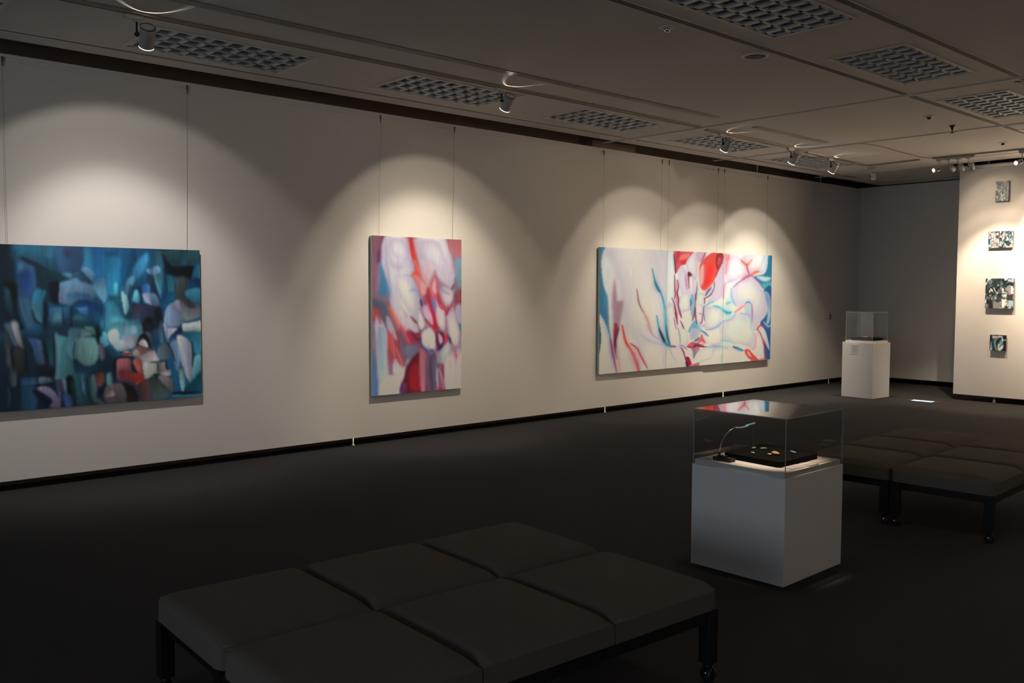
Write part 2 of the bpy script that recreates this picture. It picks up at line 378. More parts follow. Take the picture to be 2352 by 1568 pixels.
# beyond the frame: partition and right wall lamps added for bounce light, and the one straight above the front pedestal
for y, tl, l in ((4.35, 44, 'added white spotlight just beyond the right edge of the photo on the partition track'), (3.3, 40, 'added white spotlight one metre farther along the partition track'),
              (2.0, 40, 'added white spotlight near the seam of the partition'), (.7, 40, 'added white spotlight near the far end of the partition')):
    track_lamp(13.54, y, tl, 92, l, .5, 2.5, WARM, hs=46, hb=34, **K)
light_track(-2, -4.3, 12, -4.3, 'added track along the right wall, outside the photo')  # unseen track, added to carry the bounce lamps
for x, l in ((4.2, 'added spotlight on the right wall level with the front pedestal'), (7.4, 'added spotlight on the right wall level with the far benches'), (10.4, 'added spotlight at the far end of the right wall')):
    track_lamp(x, -4.3, 42, 180, l, .5, 1.25, WARM, hs=44, stem=.05, ring=False)
light_track(4.2, 3.13, 4.85, 3.13, 'short track over the front pedestal, above the top edge of the photo')
track_lamp(4.80, 3.13, 2.5, 135, 'spotlight straight above the low front pedestal, above the top edge of the photo', .24, 3.0, (1, .76, .56), hs=58, hb=7.6, bl=.8, bt=0, stem=0, size=.6, ring=False, field=0)

# ---------------------------------------------------------------- recessed ceiling luminaires with parabolic louvers (switched off)
def luminaire(label, group, x0, x1, y0, y1):
    L, Wd = x1-x0, y1-y0
    r = empty('ceiling_light', (x0, y0, ZC)); tag(r, label, 'ceiling light', group)
    b = MB()
    for a in ((-.028, L+.028, -.028, .0), (-.028, L+.028, Wd, Wd+.028), (-.028, 0, 0, Wd), (L, L+.028, 0, Wd)):
        b.box(a[0], a[1], a[2], a[3], -.008, -.0005, bev=.002)
    b.build('frame', M['lip'], r)
    b = MB(); b.box(0, L, 0, Wd, .052, .057)
    for q in ((-.004, -.0005, -.004, Wd+.004), (L+.0005, L+.004, -.004, Wd+.004), (0, L, -.004, -.0005), (0, L, Wd+.0005, Wd+.004)): b.box(*q, .001, .057)
    b.build('housing', M['lvrback'], r)
    nx, ny, h = 9, 4, .052
    def vbar(b, p0, p1, ax):
        # wedge: wide at the bottom edge, thin at the top, hanging inside the frame
        w0, w1 = (.022 if ax == 'x' else .012), .003
        vs = []
        for q in (p0, p1):
            for (o_, z) in ((-w1, .048), (w1, .048), (w0*.55, .022), (w0, -.002), (-w0, -.002), (-w0*.55, .022)):
                vs.append(b.bm.verts.new((q[0]+(o_ if ax == 'x' else 0), q[1]+(o_ if ax == 'y' else 0), z)))
        for k in range(6): b.bm.faces.new((vs[k], vs[(k+1) % 6], vs[6+(k+1) % 6], vs[6+k]))
        b.bm.faces.new(vs[:6]); b.bm.faces.new(vs[6:])
    b = MB()
    for i in range(nx+1): vbar(b, (min(max(L*i/nx, .012), L-.012), 0), (min(max(L*i/nx, .012), L-.012), Wd), 'x')
    b.build('cross_blades', M['lvr'], r)
    b = MB()
    for j in range(ny+1): vbar(b, (0, min(max(Wd*j/ny, .012), Wd-.012)), (L, min(max(Wd*j/ny, .012), Wd-.012)), 'y')
    b.build('long_blades', M['lvr'], r)
    return r
GW = 'louvered ceiling lights along the left wall'
lb = ['louvered ceiling light cut off at the top left corner of the photo', 'bluish louvered ceiling light behind the nearest spotlight, over the blue painting',
      'louvered ceiling light above the tall red and white painting', 'louvered ceiling light between the tall painting and the first cross joint',
      'louvered ceiling light behind the spotlight with the glowing rim', 'farthest and faintest louvered ceiling light along the left wall']
LUM = []
for (x0, x1), (y0, y1), l in zip(XS, LY, lb): LUM.append(luminaire(l, GW, x0, x1, y0, y1))
GR = 'louvered ceiling lights in the right row'
lb = ['largest louvered ceiling light, cut by the top edge of the photo', 'louvered ceiling light second from the camera in the right row, left of the joint', 'louvered ceiling light beyond the first cross joint, at the right edge', 'sliver of a louvered ceiling light at the far right edge']
for (x0, x1), (y0, y1), l in zip(XS[2:], RY, lb): LUM.append(luminaire(l, GR, x0, x1, y0, y1))

# slot diffusers
def diffuser(x0, x1, y, n, label):
    r = empty('air_slot', (x0, y, ZC)); tag(r, label, 'vent', 'slot vents in the ceiling')
    w = .018; T = n*w
    b = MB(); b.box(0, x1-x0, -T/2-.012, T/2+.012, -.003, -.0005); b.build('backing', M['void'], r)
    b = MB()
    for k in range(n+1):
        yy = -T/2+k*w; b.box(0, x1-x0, yy-.0035, yy+.0035, -.008, -.003)
    for a in (-T/2-.014, T/2+.008): b.box(0, x1-x0, a, a+.006, -.009, -.003)
    b.build('blades', M['vent'], r); return r
diffuser(-3, 8.60, 6.13, 3, 'long slot vent running beside the nearest lamp track')
diffuser(9.42, 11.1, 6.17, 3, 'short slot vent between the first and second cross joints')
diffuser(9.17, 11.0, 3.19, 2, 'slot vent at the right edge beside the right row of lights')
# loudspeaker, detectors, sprinkler
r = empty('ceiling_speaker', (6.59, 4.32, ZC)); tag(r, 'round dark-grilled loudspeaker set in the ceiling', 'speaker')
b = MB(); b.lathe([(.085, -.0005), (.118, -.0005), (.116, -.008), (.09, -.012), (.083, -.006)], n=40); b.build('ring', M['detector'], r)
b = MB(); b.lathe([(0, -.006), (.086, -.005), (.086, -.0006), (0, -.0006)], n=40); b.build('grille', M['grille'], r)
for (x, y, l) in ((5.40, 4.30, 'small ceiling detector nearest the camera, left of the round speaker'),
                  (10.27, 4.48, 'small ceiling detector between the cross joints, left of the black sprinkler'),
                  (12.77, 4.60, 'small ceiling detector farthest away, above the partition lamps')):
    r = empty('heat_detector', (x, y, ZC)); tag(r, l, 'detector', 'ceiling detectors')
    b = MB(); b.lathe([(0, -.0005), (.06, -.0005), (.058, -.006), (.045, -.011), (0, -.012)], n=28); b.build('plate', M['detector'], r)
    b = MB(); b.lathe([(0, -.011), (.022, -.011), (.020, -.03), (.012, -.036), (0, -.037)], n=20); b.build('sensor', M['black'] if x > 9 else M['chrome'], r)
r = empty('sprinkler', (11.04, 4.54, ZC)); tag(r, 'black sprinkler hanging from the ceiling above the far bench', 'sprinkler')
b = MB(); b.lathe([(0, -.0005), (.036, -.0005), (.03, -.014), (.018, -.02), (.012, -.05), (0, -.05)], n=20); b.build('cup', M['black'], r)
b = MB(); b.tube([(0, 0, -.05), (0, 0, -.085)], .006); b.lathe([(0, -.085), (.022, -.085), (.022, -.09), (0, -.09)], n=12); b.build('nozzle', M['black'], r)

# ---------------------------------------------------------------- benches: three upholstered seats on a black frame with casters
def bench(label, loc, rz):
    L, Wd = 1.945, .70
    r = empty('bench', (loc[0], loc[1], 0), rz); tag(r, label, 'bench', 'upholstered benches on casters')
    for i in range(3):
        b = MB(); w = L/3
        x0, x1 = i*w+.003, (i+1)*w-.003
        # a soft cushion: grid top crowned towards the middle with round edges
        n = 18; H0 = .322
        def prof(s):   # 0 at the edge .. 1 inside
            return 1-(1-min(1, s/.09))**2.6
        V = {}
        for a in range(n+1):
            for c in range(n+1):
                u, v = a/n, c/n
                # denser near edges
                uu = .5-.5*math.cos(PI*u); vv = .5-.5*math.cos(PI*v)
                X, Y_ = x0+(x1-x0)*uu, Wd*vv
                e1 = min(uu*(x1-x0), (1-uu)*(x1-x0)); e2 = min(vv*Wd, (1-vv)*Wd)
                z = .402+.034*prof(e1*1.6)*prof(e2*.9)+.010*math.sin(PI*uu)*math.sin(PI*vv)
                rr = .032
                V[a, c] = b.bm.verts.new((X, Y_, z))
        for a in range(n):
            for c in range(n):
                b.bm.faces.new((V[a, c], V[a+1, c], V[a+1, c+1], V[a, c+1])).smooth = True
        loop = [V[a, 0] for a in range(n+1)]+[V[n, c] for c in range(1, n+1)]+[V[a, n] for a in range(n-1, -1, -1)]+[V[0, c] for c in range(n-1, 0, -1)]
        low = [b.bm.verts.new((v.co.x, v.co.y, H0)) for v in loop]; m_ = len(loop)
        for k in range(m_): b.bm.faces.new((loop[k], low[k], low[(k+1) % m_], loop[(k+1) % m_]))
        b.bm.faces.new(low)
        # round the plan corners of the outer two cushions
        for v in b.bm.verts:
            for cx, cy_ in ((0, 0), (0, Wd), (L, 0), (L, Wd)):
                R_ = .05; qx = R_ if cx == 0 else L-R_; qy = R_ if cy_ == 0 else Wd-R_
                if (v.co.x-qx)*(cx-qx) > 0 and (v.co.y-qy)*(cy_-qy) > 0:
                    dx, dy = v.co.x-qx, v.co.y-qy; D = math.hypot(dx, dy); mxx = max(abs(dx), abs(dy))
                    if D > 0: v.co.x, v.co.y = qx+dx/D*mxx, qy+dy/D*mxx
        cu = b.build('seat_cushion', M['bench'], r)
        seg = [[(x0+.02, y, .408), (x1-.02, y, .408)] for y in (.012, Wd-.012)]
        if i == 0: seg.append([(.012, .05, .408), (.012, Wd-.05, .408)])
        if i == 2: seg.append([(L-.012, .05, .408), (L-.012, Wd-.05, .408)])
        for sg in seg:
            b = MB(); b.tube(sg, .003, 6); b.build('piping', M['piping'], cu)
    b = MB()
    for y in (.012, Wd-.052): b.box(.03, L-.03, y, y+.04, .266, .321)
    for x in (.03, L-.07, L/3-.02, 2*L/3-.02): b.box(x, x+.04, .02, Wd-.02, .266, .321)
    b.build('frame', M['blackmetal'], r)
    for x in (.002, L-.062):
        for y in (.004, Wd-.064):
            b = MB(); b.box(x, x+.06, y, y+.06, .078, .321, bev=.004); lg = b.build('leg', M['blackmetal'], r)
            cx, cy_ = x+.03, y+.03
            b = MB()
            q = Matrix.Translation((cx, cy_-.002, .030)) @ Matrix.Rotation(PI/2+.3, 4, 'Y')
            for s in (-1, 1):
                qq = q @ Matrix.Translation((0, 0, s*.014))
                b.lathe([(0, -.009), (.026, -.009), (.030, -.005), (.030, .005), (.026, .009), (0, .009)], mtx=qq, n=20)
            b.lathe([(0, .05), (.02, .05), (.022, .078), (0, .078)], mtx=Matrix.Translation((cx, cy_, 0)), n=16)
            w_ = b.build('caster', M['blackmetal'], lg)
            b = MB()
            for s in (-1, 1): b.lathe([(0, .0245), (.006, .024), (.007, .022), (.007, .018)], mtx=q @ (Matrix.Rotation(PI, 4, 'X') if s < 0 else Matrix.Identity(4)), n=14)
            b.build('hub_cap', M['chrome'], lg)
    return r
aN, aF = math.radians(-2.5), math.radians(2.5)
bench('grey bench nearest the camera, back one of the pushed-together pair', (1.335, 3.050), aN)
bench('grey bench nearest the camera, front one, cut by the bottom edge of the photo', (1.304, 2.341), aN)
bench('grey bench behind the near glass case, left one of the far pair', (6.365, 2.992), aF)
bench('grey bench at the right edge behind the near glass case, front of far pair', (6.396, 2.283), aF)

# ---------------------------------------------------------------- pedestals with acrylic cases
def case(parent_label, x0, x1, y0, y1, z0, z1, t=.005, edge=.0035):
    r = empty('acrylic_cover', ((x0+x1)/2, (y0+y1)/2, z0)); tag(r, parent_label, 'display case')
    a, c = (x1-x0)/2, (y1-y0)/2; h = z1-z0
    def pane(nm, *q):
        b = MB(); b.box(*q); return b.build(nm, M['acrylic'], r)
    g = .0008
    pane('pane', -a, -a+t, -c+t+g, c-t-g, g, h-t-g); pane('pane', a-t, a, -c+t+g, c-t-g, g, h-t-g)
    pane('pane', -a+t+g, a-t-g, -c, -c+t, g, h-t-g); pane('pane', -a+t+g, a-t-g, c-t, c, g, h-t-g)
    pane('lid', -a+t, a-t, -c+t, c-t, h-t, h)
    b = MB(); e = edge
    for sx in (-1, 1):
        for sy_ in (-1, 1):
            X0, X1 = sorted((sx*a, sx*(a-e))); Y0, Y1 = sorted((sy_*c, sy_*(c-e)))
            b.box(X0, X1, Y0, Y1, g, h)
    for s in (-1, 1):
        X0, X1 = sorted((s*a, s*(a-e))); b.box(X0, X1, -c+e, c-e, h-e, h)
        Y0, Y1 = sorted((s*c, s*(c-e))); b.box(-a+e, a-e, Y0, Y1, h-e, h)
    b.build('glued_edges', M['edge'], r)
    return r
# near one
px0, px1, py0, py1 = 4.537, 5.215, 2.735, 3.375
r = empty('pedestal', ((px0+px1)/2, (py0+py1)/2, 0), math.radians(1.0)); tag(r, 'low white box pedestal in front, between the near and far benches', 'pedestal')
a, c = (px1-px0)/2, (py1-py0)/2
b = MB(); b.box(-a, a, -c, c, .004, .628, bev=.002); b.build('body', M['ped'], r)
b = MB(); b.box(-a+.012, a-.012, -c+.012, c-.012, .628, .658, bev=.001); b.build('raised_board', M['base'], r)
cs = case('clear acrylic cover on the low front pedestal', px0+.004, px1-.004, py0+.004, py1-.004, .6285, .972)
cs.rotation_euler = (0, 0, math.radians(1.0))
ZB = .6585
b = MB()
# irregular black velvet board with cut corners
b.prism([(4.700, 3.24), (4.672, 2.865), (4.69, 2.845), (4.86, 2.842), (4.90, 2.852), (4.97, 2.846), (5.10, 2.848), (5.135, 2.87), (5.16, 3.23), (5.14, 3.262), (4.95, 3.272), (4.72, 3.262)], ZB, ZB+.034)
tag(b.build('velvet_board', M['velvet']), 'black velvet board lying inside the front glass case', 'display board')
def blob(name, label, cat, x, y, rx, ry, rz, m, z=ZB+.0345, h=.006, group='small jewellery pieces on the black board'):
    b = MB(); b.ball((0, 0, 0), 1, (rx, ry, h), n=16)
    for v in b.bm.verts:
        v.co.y += .25*ry*math.cos(v.co.x/rx*2.2); 
        if v.co.x > 0: v.co.y *= 1-.35*v.co.x/rx
    o = b.build(name, m, None, (x, y, z+h)); o.rotation_euler = (0, 0, rz); return tag(o, label, cat, group)
blob('leaf_brooch', 'orange leaf-shaped brooch, largest piece on the black velvet board', 'brooch', 4.885, 3.005, .042, .022, .9, M['orange'], h=.009)
blob('brooch', 'small pale pointed brooch left of the orange leaf brooch', 'brooch', 4.83, 3.01, .022, .014, .5, M['shell'])
blob('brooch', 'long pale brooch right of the orange leaf brooch', 'brooch', 5.01, 2.96, .040, .010, 1.0, M['shell'])
blob('ring', 'small greyish silver piece at the left of the black velvet board', 'ring', 4.80, 3.11, .020, .012, .7, M['silver'])
blob('brooch', 'curved pale brooch at the back left of the velvet board', 'brooch', 4.98, 3.15, .024, .010, -.6, M['shell'])
blob('brooch', 'dim flat brooch at the far back of the velvet board', 'brooch', 4.95, 3.20, .026, .012, .3, M['shell'])
# gooseneck stand with a crystal pendant chain
r = empty('jewellery_stand', (4.612, 3.205, ZB)); tag(r, 'black-footed curved wire stand inside the front glass case', 'stand')
b = MB(); b.prism([(-.022, -.07), (.028, -.075), (.034, -.02), (.03, .055), (-.012, .06), (-.026, .02)], 0, .022); b.box(-.016, .02, -.03, .03, .0225, .034, bev=.004); b.build('foot', M['black'], r)
P = [Vector((0, .02, .034)), Vector((.002, .02, .06)), Vector((.012, .018, .10)), Vector((.038, .01, .145)), Vector((.075, 0, .178)), Vector((.108, -.018, .196))]
b = MB(); b.tube(P, .0026, 8); b.build('curved_arm', M['silver'], r)
b = MB(); b.tube([(0, .02, .03), (0, .02, .052)], .007, 10); b.build('socket', M['black'], r)
r2 = empty('crystal_necklace', (4.728, 3.185, ZB+.194)); tag(r2, 'string of clear and turquoise crystals held by the curved stand', 'necklace')
E_ = Vector((.20, .0, .008))
b = MB(); b.tube([Vector((0, 0, 0)), E_*.35+Vector((0, 0, -.008)), E_*.7, E_], .0012, 6); b.build('cord', M['silver'], r2)
for k in range(14):
    t = k/13; p = E_*t+Vector((0, 0, -.008*math.sin(PI*min(1, t*1.4))))
    b = MB(); q = bmesh.ops.create_icosphere(b.bm, subdivisions=1, radius=.0062 if k not in (7, 8) else .009)
    bmesh.ops.translate(b.bm, verts=q['verts'], vec=p)
    b.build('bead', M['cyan'] if k in (7, 8) else M['crystal'], r2)
def card(label, pts, z=ZB, th=.004, lines=True, group='caption cards in the front glass case'):
    r = empty('caption_card', (pts[0][0], pts[0][1], z)); tag(r, label, 'card', group)
    b = MB(); b.prism([(x-pts[0][0], y-pts[0][1]) for x, y in pts], .0003, th); b.build('card', M['card'], r)
    o, u, v = Vector(pts[0]), Vector(pts[1])-Vector(pts[0]), Vector(pts[3])-Vector(pts[0])
    b = MB()
    for k in range(5):
        a0 = u*.1+v*(.2+.14*k); a1 = u*(.85-.1*(k % 2))+v*(.2+.14*k); nn = v.normalized()*.0012
        vs = [b.bm.verts.new((q.x, q.y, th+.0004)) for q in (a0-nn, a1-nn, a1+nn, a0+nn)]; b.bm.faces.new(vs)
    b.build('printed_lines', mat('card_ink', (.25, .22, .22), .8), r)
    return r
card('caption card at the front corner of the glass case', [(4.685, 2.768), (4.685, 2.838), (4.845, 2.838), (4.845, 2.762)])
card('bright caption card beside the corner card in the glass case', [(4.85, 2.752), (4.85, 2.80), (4.95, 2.80), (4.95, 2.752)], th=.006)
card('wider caption card at the right side of the glass case', [(4.985, 2.772), (4.985, 2.838), (5.16, 2.838), (5.16, 2.772)])
card('caption card at the back left edge of the glass case', [(4.84, 3.30), (4.84, 3.355), (5.05, 3.355), (5.05, 3.30)])
card('small caption card beside the black foot of the stand', [(4.56, 3.275), (4.56, 3.34), (4.62, 3.34), (4.62, 3.275)])

# far one
fx0, fx1, fy0, fy1 = 13.58, 14.085, 6.655, 7.185
ang = math.radians(-4)
r = empty('pedestal', ((fx0+fx1)/2, (fy0+fy1)/2, 0), ang); tag(r, 'tall white pedestal in the far corner with a sheet pinned on it', 'pedestal')
a, c = (fx1-fx0)/2, (fy1-fy0)/2
b = MB(); b.box(-a, a, -c, c, .004, .875, bev=.002); b.build('body', M['ped'], r)
b = MB(); b.box(-a+.03, a-.03, -c+.03, c-.03, .875, .905, bev=.002); b.build('raised_board', M['base'], r)
r3 = case('clear acrylic cover on the tall far pedestal', fx0+.034, fx1-.034, fy0+.034, fy1-.034, .9055, 1.36, edge=.006); r3.rotation_euler = (0, 0, ang)
# sheet on the face towards the camera
sh = empty('notice_sheet', ((fx0+fx1)/2, (fy0+fy1)/2, 0), ang); tag(sh, 'white printed sheet pinned on the far pedestal', 'notice')
b = MB(); b.box(-a-.006, -a-.0015, -.015, .115, .69, .845); b.build('sheet', mat('sheet_paper', (.70, .66, .68), .8), sh)
b = MB()
for k in range(9): b.box(-a-.0068, -a-.0062, .0+(.01 if k % 3 else 0), .095-(.02 if k % 2 else 0), .825-.0135*k, .8285-.0135*k)
b.build('printed_lines', mat('sheet_ink', (.35, .32, .33), .8), sh)
tr = empty('tray', ((fx0+fx1)/2, (fy0+fy1)/2, .9055), ang); tag(tr, 'black tray with pale objects inside the far glass case', 'tray')
b = MB(); b.box(-.17, .17, -.18, .16, 0, .04, bev=.002); b.build('tray_body', M['velvet'], tr)
for (x, y, s) in ((-.03, .0, .035), (.05, -.06, .02)):
    b = MB(); b.ball((x, y, .052), s, (1, 1.2, .35)); b.build('pale_object', M['shell'], tr)

# recessed lit floor light
r = empty('floor_light', (13.945, 6.05, 0), math.radians(2)); tag(r, 'glowing blue-white light set in the floor near the far pedestal', 'floor light')
b = MB()
for q in ((-.16, .16, .155, .25), (-.16, .16, -.25, -.155), (-.16, -.06, -.155, .155), (.06, .16, -.155, .155)): b.box(*q, .0003, .005)
b.build('frame', M['lightframe'], r)
b = MB(); b.box(-.0595, .0595, -.1545, .1545, .0003, .0045); b.build('lens', M['floorlight'], r)
# small fitting on the left wall near the far corner
r = empty('wall_fitting', (15.3, WY+.012, 1.22)); tag(r, 'tiny reddish fitting on the left wall near the far corner', 'wall fitting')
b = MB(); b.box(-.03, .03, -.012, -.0005, -.045, .045, bev=.003); b.box(-.012, .012, -.02, -.012, -.02, .02, bev=.002); b.build('plate', M['fitting'], r)

# ---------------------------------------------------------------- paintings: brush strokes laid on a fine grid, stored as point colours
def hexs(h): return np.array([int(h[i:i+2], 16)/255 for i in (0, 2, 4)])
def tolin(c): c = np.clip(c, 0, 1); return np.where(c <= .04045, c/12.92, ((c+.055)/1.055)**2.4)
def homog(src, dst):
    A = []; B = []
    for (x, y), (u, v) in zip(src, dst):
        A += [[x, y, 1, 0, 0, 0, -u*x, -u*y], [0, 0, 0, x, y, 1, -v*x, -v*y]]; B += [u, v]
    return np.append(np.linalg.solve(np.array(A, float), np.array(B, float)), 1).reshape(3, 3)
def blur(a, s):
    if s < .35: return a
    r = max(1, int(round(3*s))); k = np.exp(-.5*(np.arange(-r, r+1)/s)**2); k /= k.sum()
    p = np.pad(a, ((r, r), (0, 0)), 'edge'); out = np.zeros_like(a)
    for i, w in enumerate(k): out += w*p[i:i+a.shape[0]]
    p = np.pad(out, ((0, 0), (r, r)), 'edge'); o2 = np.zeros_like(a)
    for i, w in enumerate(k): o2 += w*p[:, i:i+a.shape[1]]
    return o2
def catmull(P, closed=False, n=6):
    P = np.array(P, float); m = len(P)
    if m < 3: return P
    out = []
    for i in range(m if closed else m-1):
        if closed: p0, p1, p2, p3 = P[(i-1) % m], P[i], P[(i+1) % m], P[(i+2) % m]
        else: p0, p1, p2, p3 = P[max(i-1, 0)], P[i], P[i+1], P[min(i+2, m-1)]
        for k in range(n):
            t = k/n; out.append(.5*(2*p1+(p2-p0)*t+(2*p0-5*p1+4*p2-p3)*t*t+(3*p1-p0-3*p2+p3)*t**3))
    if not closed: out.append(P[-1])
    return np.array(out)
class Paint:
    """strokes are given in photograph pixels and mapped through the corners of the picture"""
    def __init__(s, corners, nx, ny, base):
        s.H = homog(corners, [(0, 0), (nx-1, 0), (nx-1, ny-1), (0, ny-1)]); s.nx, s.ny = nx, ny
        c = np.array(corners, float); s.px = (nx-1)/np.linalg.norm(c[1]-c[0]); s.py = (ny-1)/np.linalg.norm(c[3]-c[0]); s.ps = (s.px*s.py)**.5
        s.img = np.ones((ny, nx, 3))*hexs(base); s.Y, s.X = np.mgrid[0:ny, 0:nx].astype(float)
        s.view(0, 0, 1); s.rim = None; s.ra = 0; s.grad = .0; s.dark = 0; s.cnt = 0; s.k = .6; s.f = .35
    def view(s, ox, oy, sc): s.ox, s.oy, s.sc = ox, oy, sc
    def pts(s, fl):
        p = np.array(fl, float).reshape(-1, 2)/s.sc+np.array([s.ox, s.oy])
        q = (s.H @ np.c_[p, np.ones(len(p))].T).T; return q[:, :2]/q[:, 2:]
    def mix(s, m, col, al):
        m = (np.clip(m, 0, 1)*al)[..., None]; s.img = s.img*(1-m)+hexs(col)*m
    def poly(s, col, soft, al, fl, smooth=True):
        P = s.pts(fl)
        if smooth: P = catmull(P, True, 5)
        m = np.zeros((s.ny, s.nx)); x1, y1 = P[-1]
        ins = np.zeros((s.ny, s.nx), bool)
        for x2, y2 in P:
            if y1 != y2:
                c = ((s.Y < y1) != (s.Y < y2)) & (s.X < (x2-x1)*(s.Y-y1)/(y2-y1)+x1); ins ^= c
            x1, y1 = x2, y2
        ins = ins.astype(float); q = soft/s.sc*s.ps*s.k+s.f; s.cnt += 1
        mj = max(2.5, min(np.ptp(P[:, 0]), np.ptp(P[:, 1]))*.22)
        if s.dark: s.mix(blur(ins, mj*.9), '0a1016', al*s.dark)          # the darker ground left around a laid-in shape
        m = np.clip(blur(ins, q), 0, 1)*al; c = np.ones_like(s.img)*hexs(col)
        if s.rim and hexs(col).mean() > .62:                               # soft turning edge of a pale form
            t = np.clip((blur(ins, mj)-.5)*2.4, 0, 1)[..., None]; t = 1-(1-t)*s.ra; c = hexs(s.rim)*(1-t)+c*t
        if s.grad:                                                         # each shape is shaded across its width
            th = s.cnt*2.4; cx, cy_ = P.mean(0); w = max(3, np.ptp(P[:, 0])); h = max(3, np.ptp(P[:, 1]))
            g = ((s.X-cx)/w*math.cos(th)+(s.Y-cy_)/h*math.sin(th))*2; c = c*(1+s.grad*np.clip(g, -1, 1))[..., None]
        s.img = s.img*(1-m[..., None])+np.clip(c, 0, 1)*m[..., None]
    def line(s, col, w, al, fl, halo=True):
        if halo: s.line(col, w*3.2+4, al*.28, fl, False)
        P = catmull(s.pts(fl), False, 8); w = w/s.sc*s.ps*.62; best = np.zeros((s.ny, s.nx)); n = len(P)-1
        for i in range(n):
            a, c = P[i], P[i+1]; d = c-a; L = max(1e-9, d@d)
            t = np.clip(((s.X-a[0])*d[0]+(s.Y-a[1])*d[1])/L, 0, 1)
            D = np.hypot(s.X-a[0]-t*d[0], s.Y-a[1]-t*d[1]); f = (i+t)/n
            ww = w*(.35+.65*np.sin(np.pi*np.clip(f, .02, .98)))+.25
            best = np.maximum(best, np.exp(-(D/ww)**2*.9))
        s.mix(best, col, al)
    def run(s, text):
        """one stroke per item: p/q colour soft alpha points | l colour width alpha points | v ox oy scale"""
        for ln in text.strip().split('\n'):
            for it in ln.split(';'):
                t = it.split()
                if not t: continue
                if t[0] == 'v': s.view(*map(float, t[1:4]))
                elif t[0] in 'pq': s.poly(t[1], float(t[2]), float(t[3]), list(map(float, t[4:])), t[0] == 'p')
                elif t[0] == 'l': s.line(t[1], float(t[2]), float(t[3]), list(map(float, t[4:])))
    def brush(s, seed, amt, sx=1.5, sy=7):
        """faint dry-brush grain along the stroke direction"""
        rng = np.random.default_rng(seed); n = rng.normal(0, 1, (s.ny, s.nx))
        n = blur(n, 1.0); k = int(sy); n = sum(np.roll(n, j, 0) for j in range(-k, k+1))/(2*k+1); n /= n.std()+1e-9
        s.img = np.clip(s.img*(1+amt*n[..., None]), 0, 1)

def canvas(label, x0, x1, z0, z1, img, th=.035, face='left', gap=.016, group=None, side=None):
    """img rows run from the top; face 'left' hangs on the left wall, 'part' on the partition (x0,x1 are then y values)"""
    ny, nx = img.shape[:2]
    r = empty('painting', (0, 0, 0)); tag(r, label, 'painting', group)
    if face == 'left': r.location = ((x0+x1)/2, WY-gap, z0)
    else: r.location = (XP-gap, (x0+x1)/2, z0)
    w = abs(x1-x0)/2; h = z1-z0
    b = MB()
    if face == 'left': b.box(-w, w, -th, 0, 0, h, bev=.003)
    else: b.box(-th, 0, -w, w, 0, h, bev=.002)
    b.build('stretched_canvas', side or M['canvas'], r)
    u = np.linspace(-w, w, nx); v = np.linspace(h, 0, ny)
    U, V = np.meshgrid(u, v)
    if face == 'left': co = np.stack([U, np.full_like(U, -th-.0008), V], -1)
    else: co = np.stack([np.full_like(U, -th-.0008), -U, V], -1)
    me = bpy.data.meshes.new('painted_face')
    me.vertices.add(nx*ny); me.vertices.foreach_set('co', co.reshape(-1).astype(np.float32))
    i = np.arange(ny-1)[:, None]*nx+np.arange(nx-1)[None]; f = np.stack([i, i+nx, i+nx+1, i+1], -1).reshape(-1)
    nf = (nx-1)*(ny-1)
    me.loops.add(nf*4); me.loops.foreach_set('vertex_index', f.astype(np.int32))
    me.polygons.add(nf); me.polygons.foreach_set('loop_start', np.arange(0, nf*4, 4, dtype=np.int32))
    me.update(calc_edges=True)
    at = me.color_attributes.new('paint', 'FLOAT_COLOR', 'POINT')
    at.data.foreach_set('color', np.concatenate([img, np.ones((ny, nx, 1))], -1).reshape(-1).astype(np.float32))
    me.materials.append(M['paint'])
    o = bpy.data.objects.new('painted_face', me); COL.objects.link(o); o.parent = r
    return r
def paint_material():
    m = bpy.data.materials.new('oil_paint'); m.use_nodes = True; nt = m.node_tree; b = nt.nodes['Principled BSDF']
    a = nt.nodes.new('ShaderNodeAttribute'); a.attribute_name = 'paint'
    nt.links.new(a.outputs['Color'], b.inputs['Base Color']); b.inputs['Roughness'].default_value = .55; b.inputs['Specular IOR Level'].default_value = .3
    tc = nt.nodes.new('ShaderNodeTexCoord'); n = nt.nodes.new('ShaderNodeTexNoise'); n.inputs['Scale'].default_value = 250
    bp = nt.nodes.new('ShaderNodeBump'); bp.inputs['Strength'].default_value = .15; bp.inputs['Distance'].default_value = .002
    nt.links.new(tc.outputs['Object'], n.inputs['Vector']); nt.links.new(n.outputs[0], bp.inputs['Height']); nt.links.new(bp.outputs[0], b.inputs['Normal'])
    return m
M['paint'] = paint_material()
def pigment(img, top, bot, wall=.68):
    """colours noted under the gallery light turned into pigment colours: divided by the lit white beside them"""
    ny = img.shape[0]; t = np.linspace(0, 1, ny)[:, None, None]
    ref = tolin(hexs(top))*(1-t)+tolin(hexs(bot))*t
    return np.clip(tolin(img)/ref*wall, .003, .85)

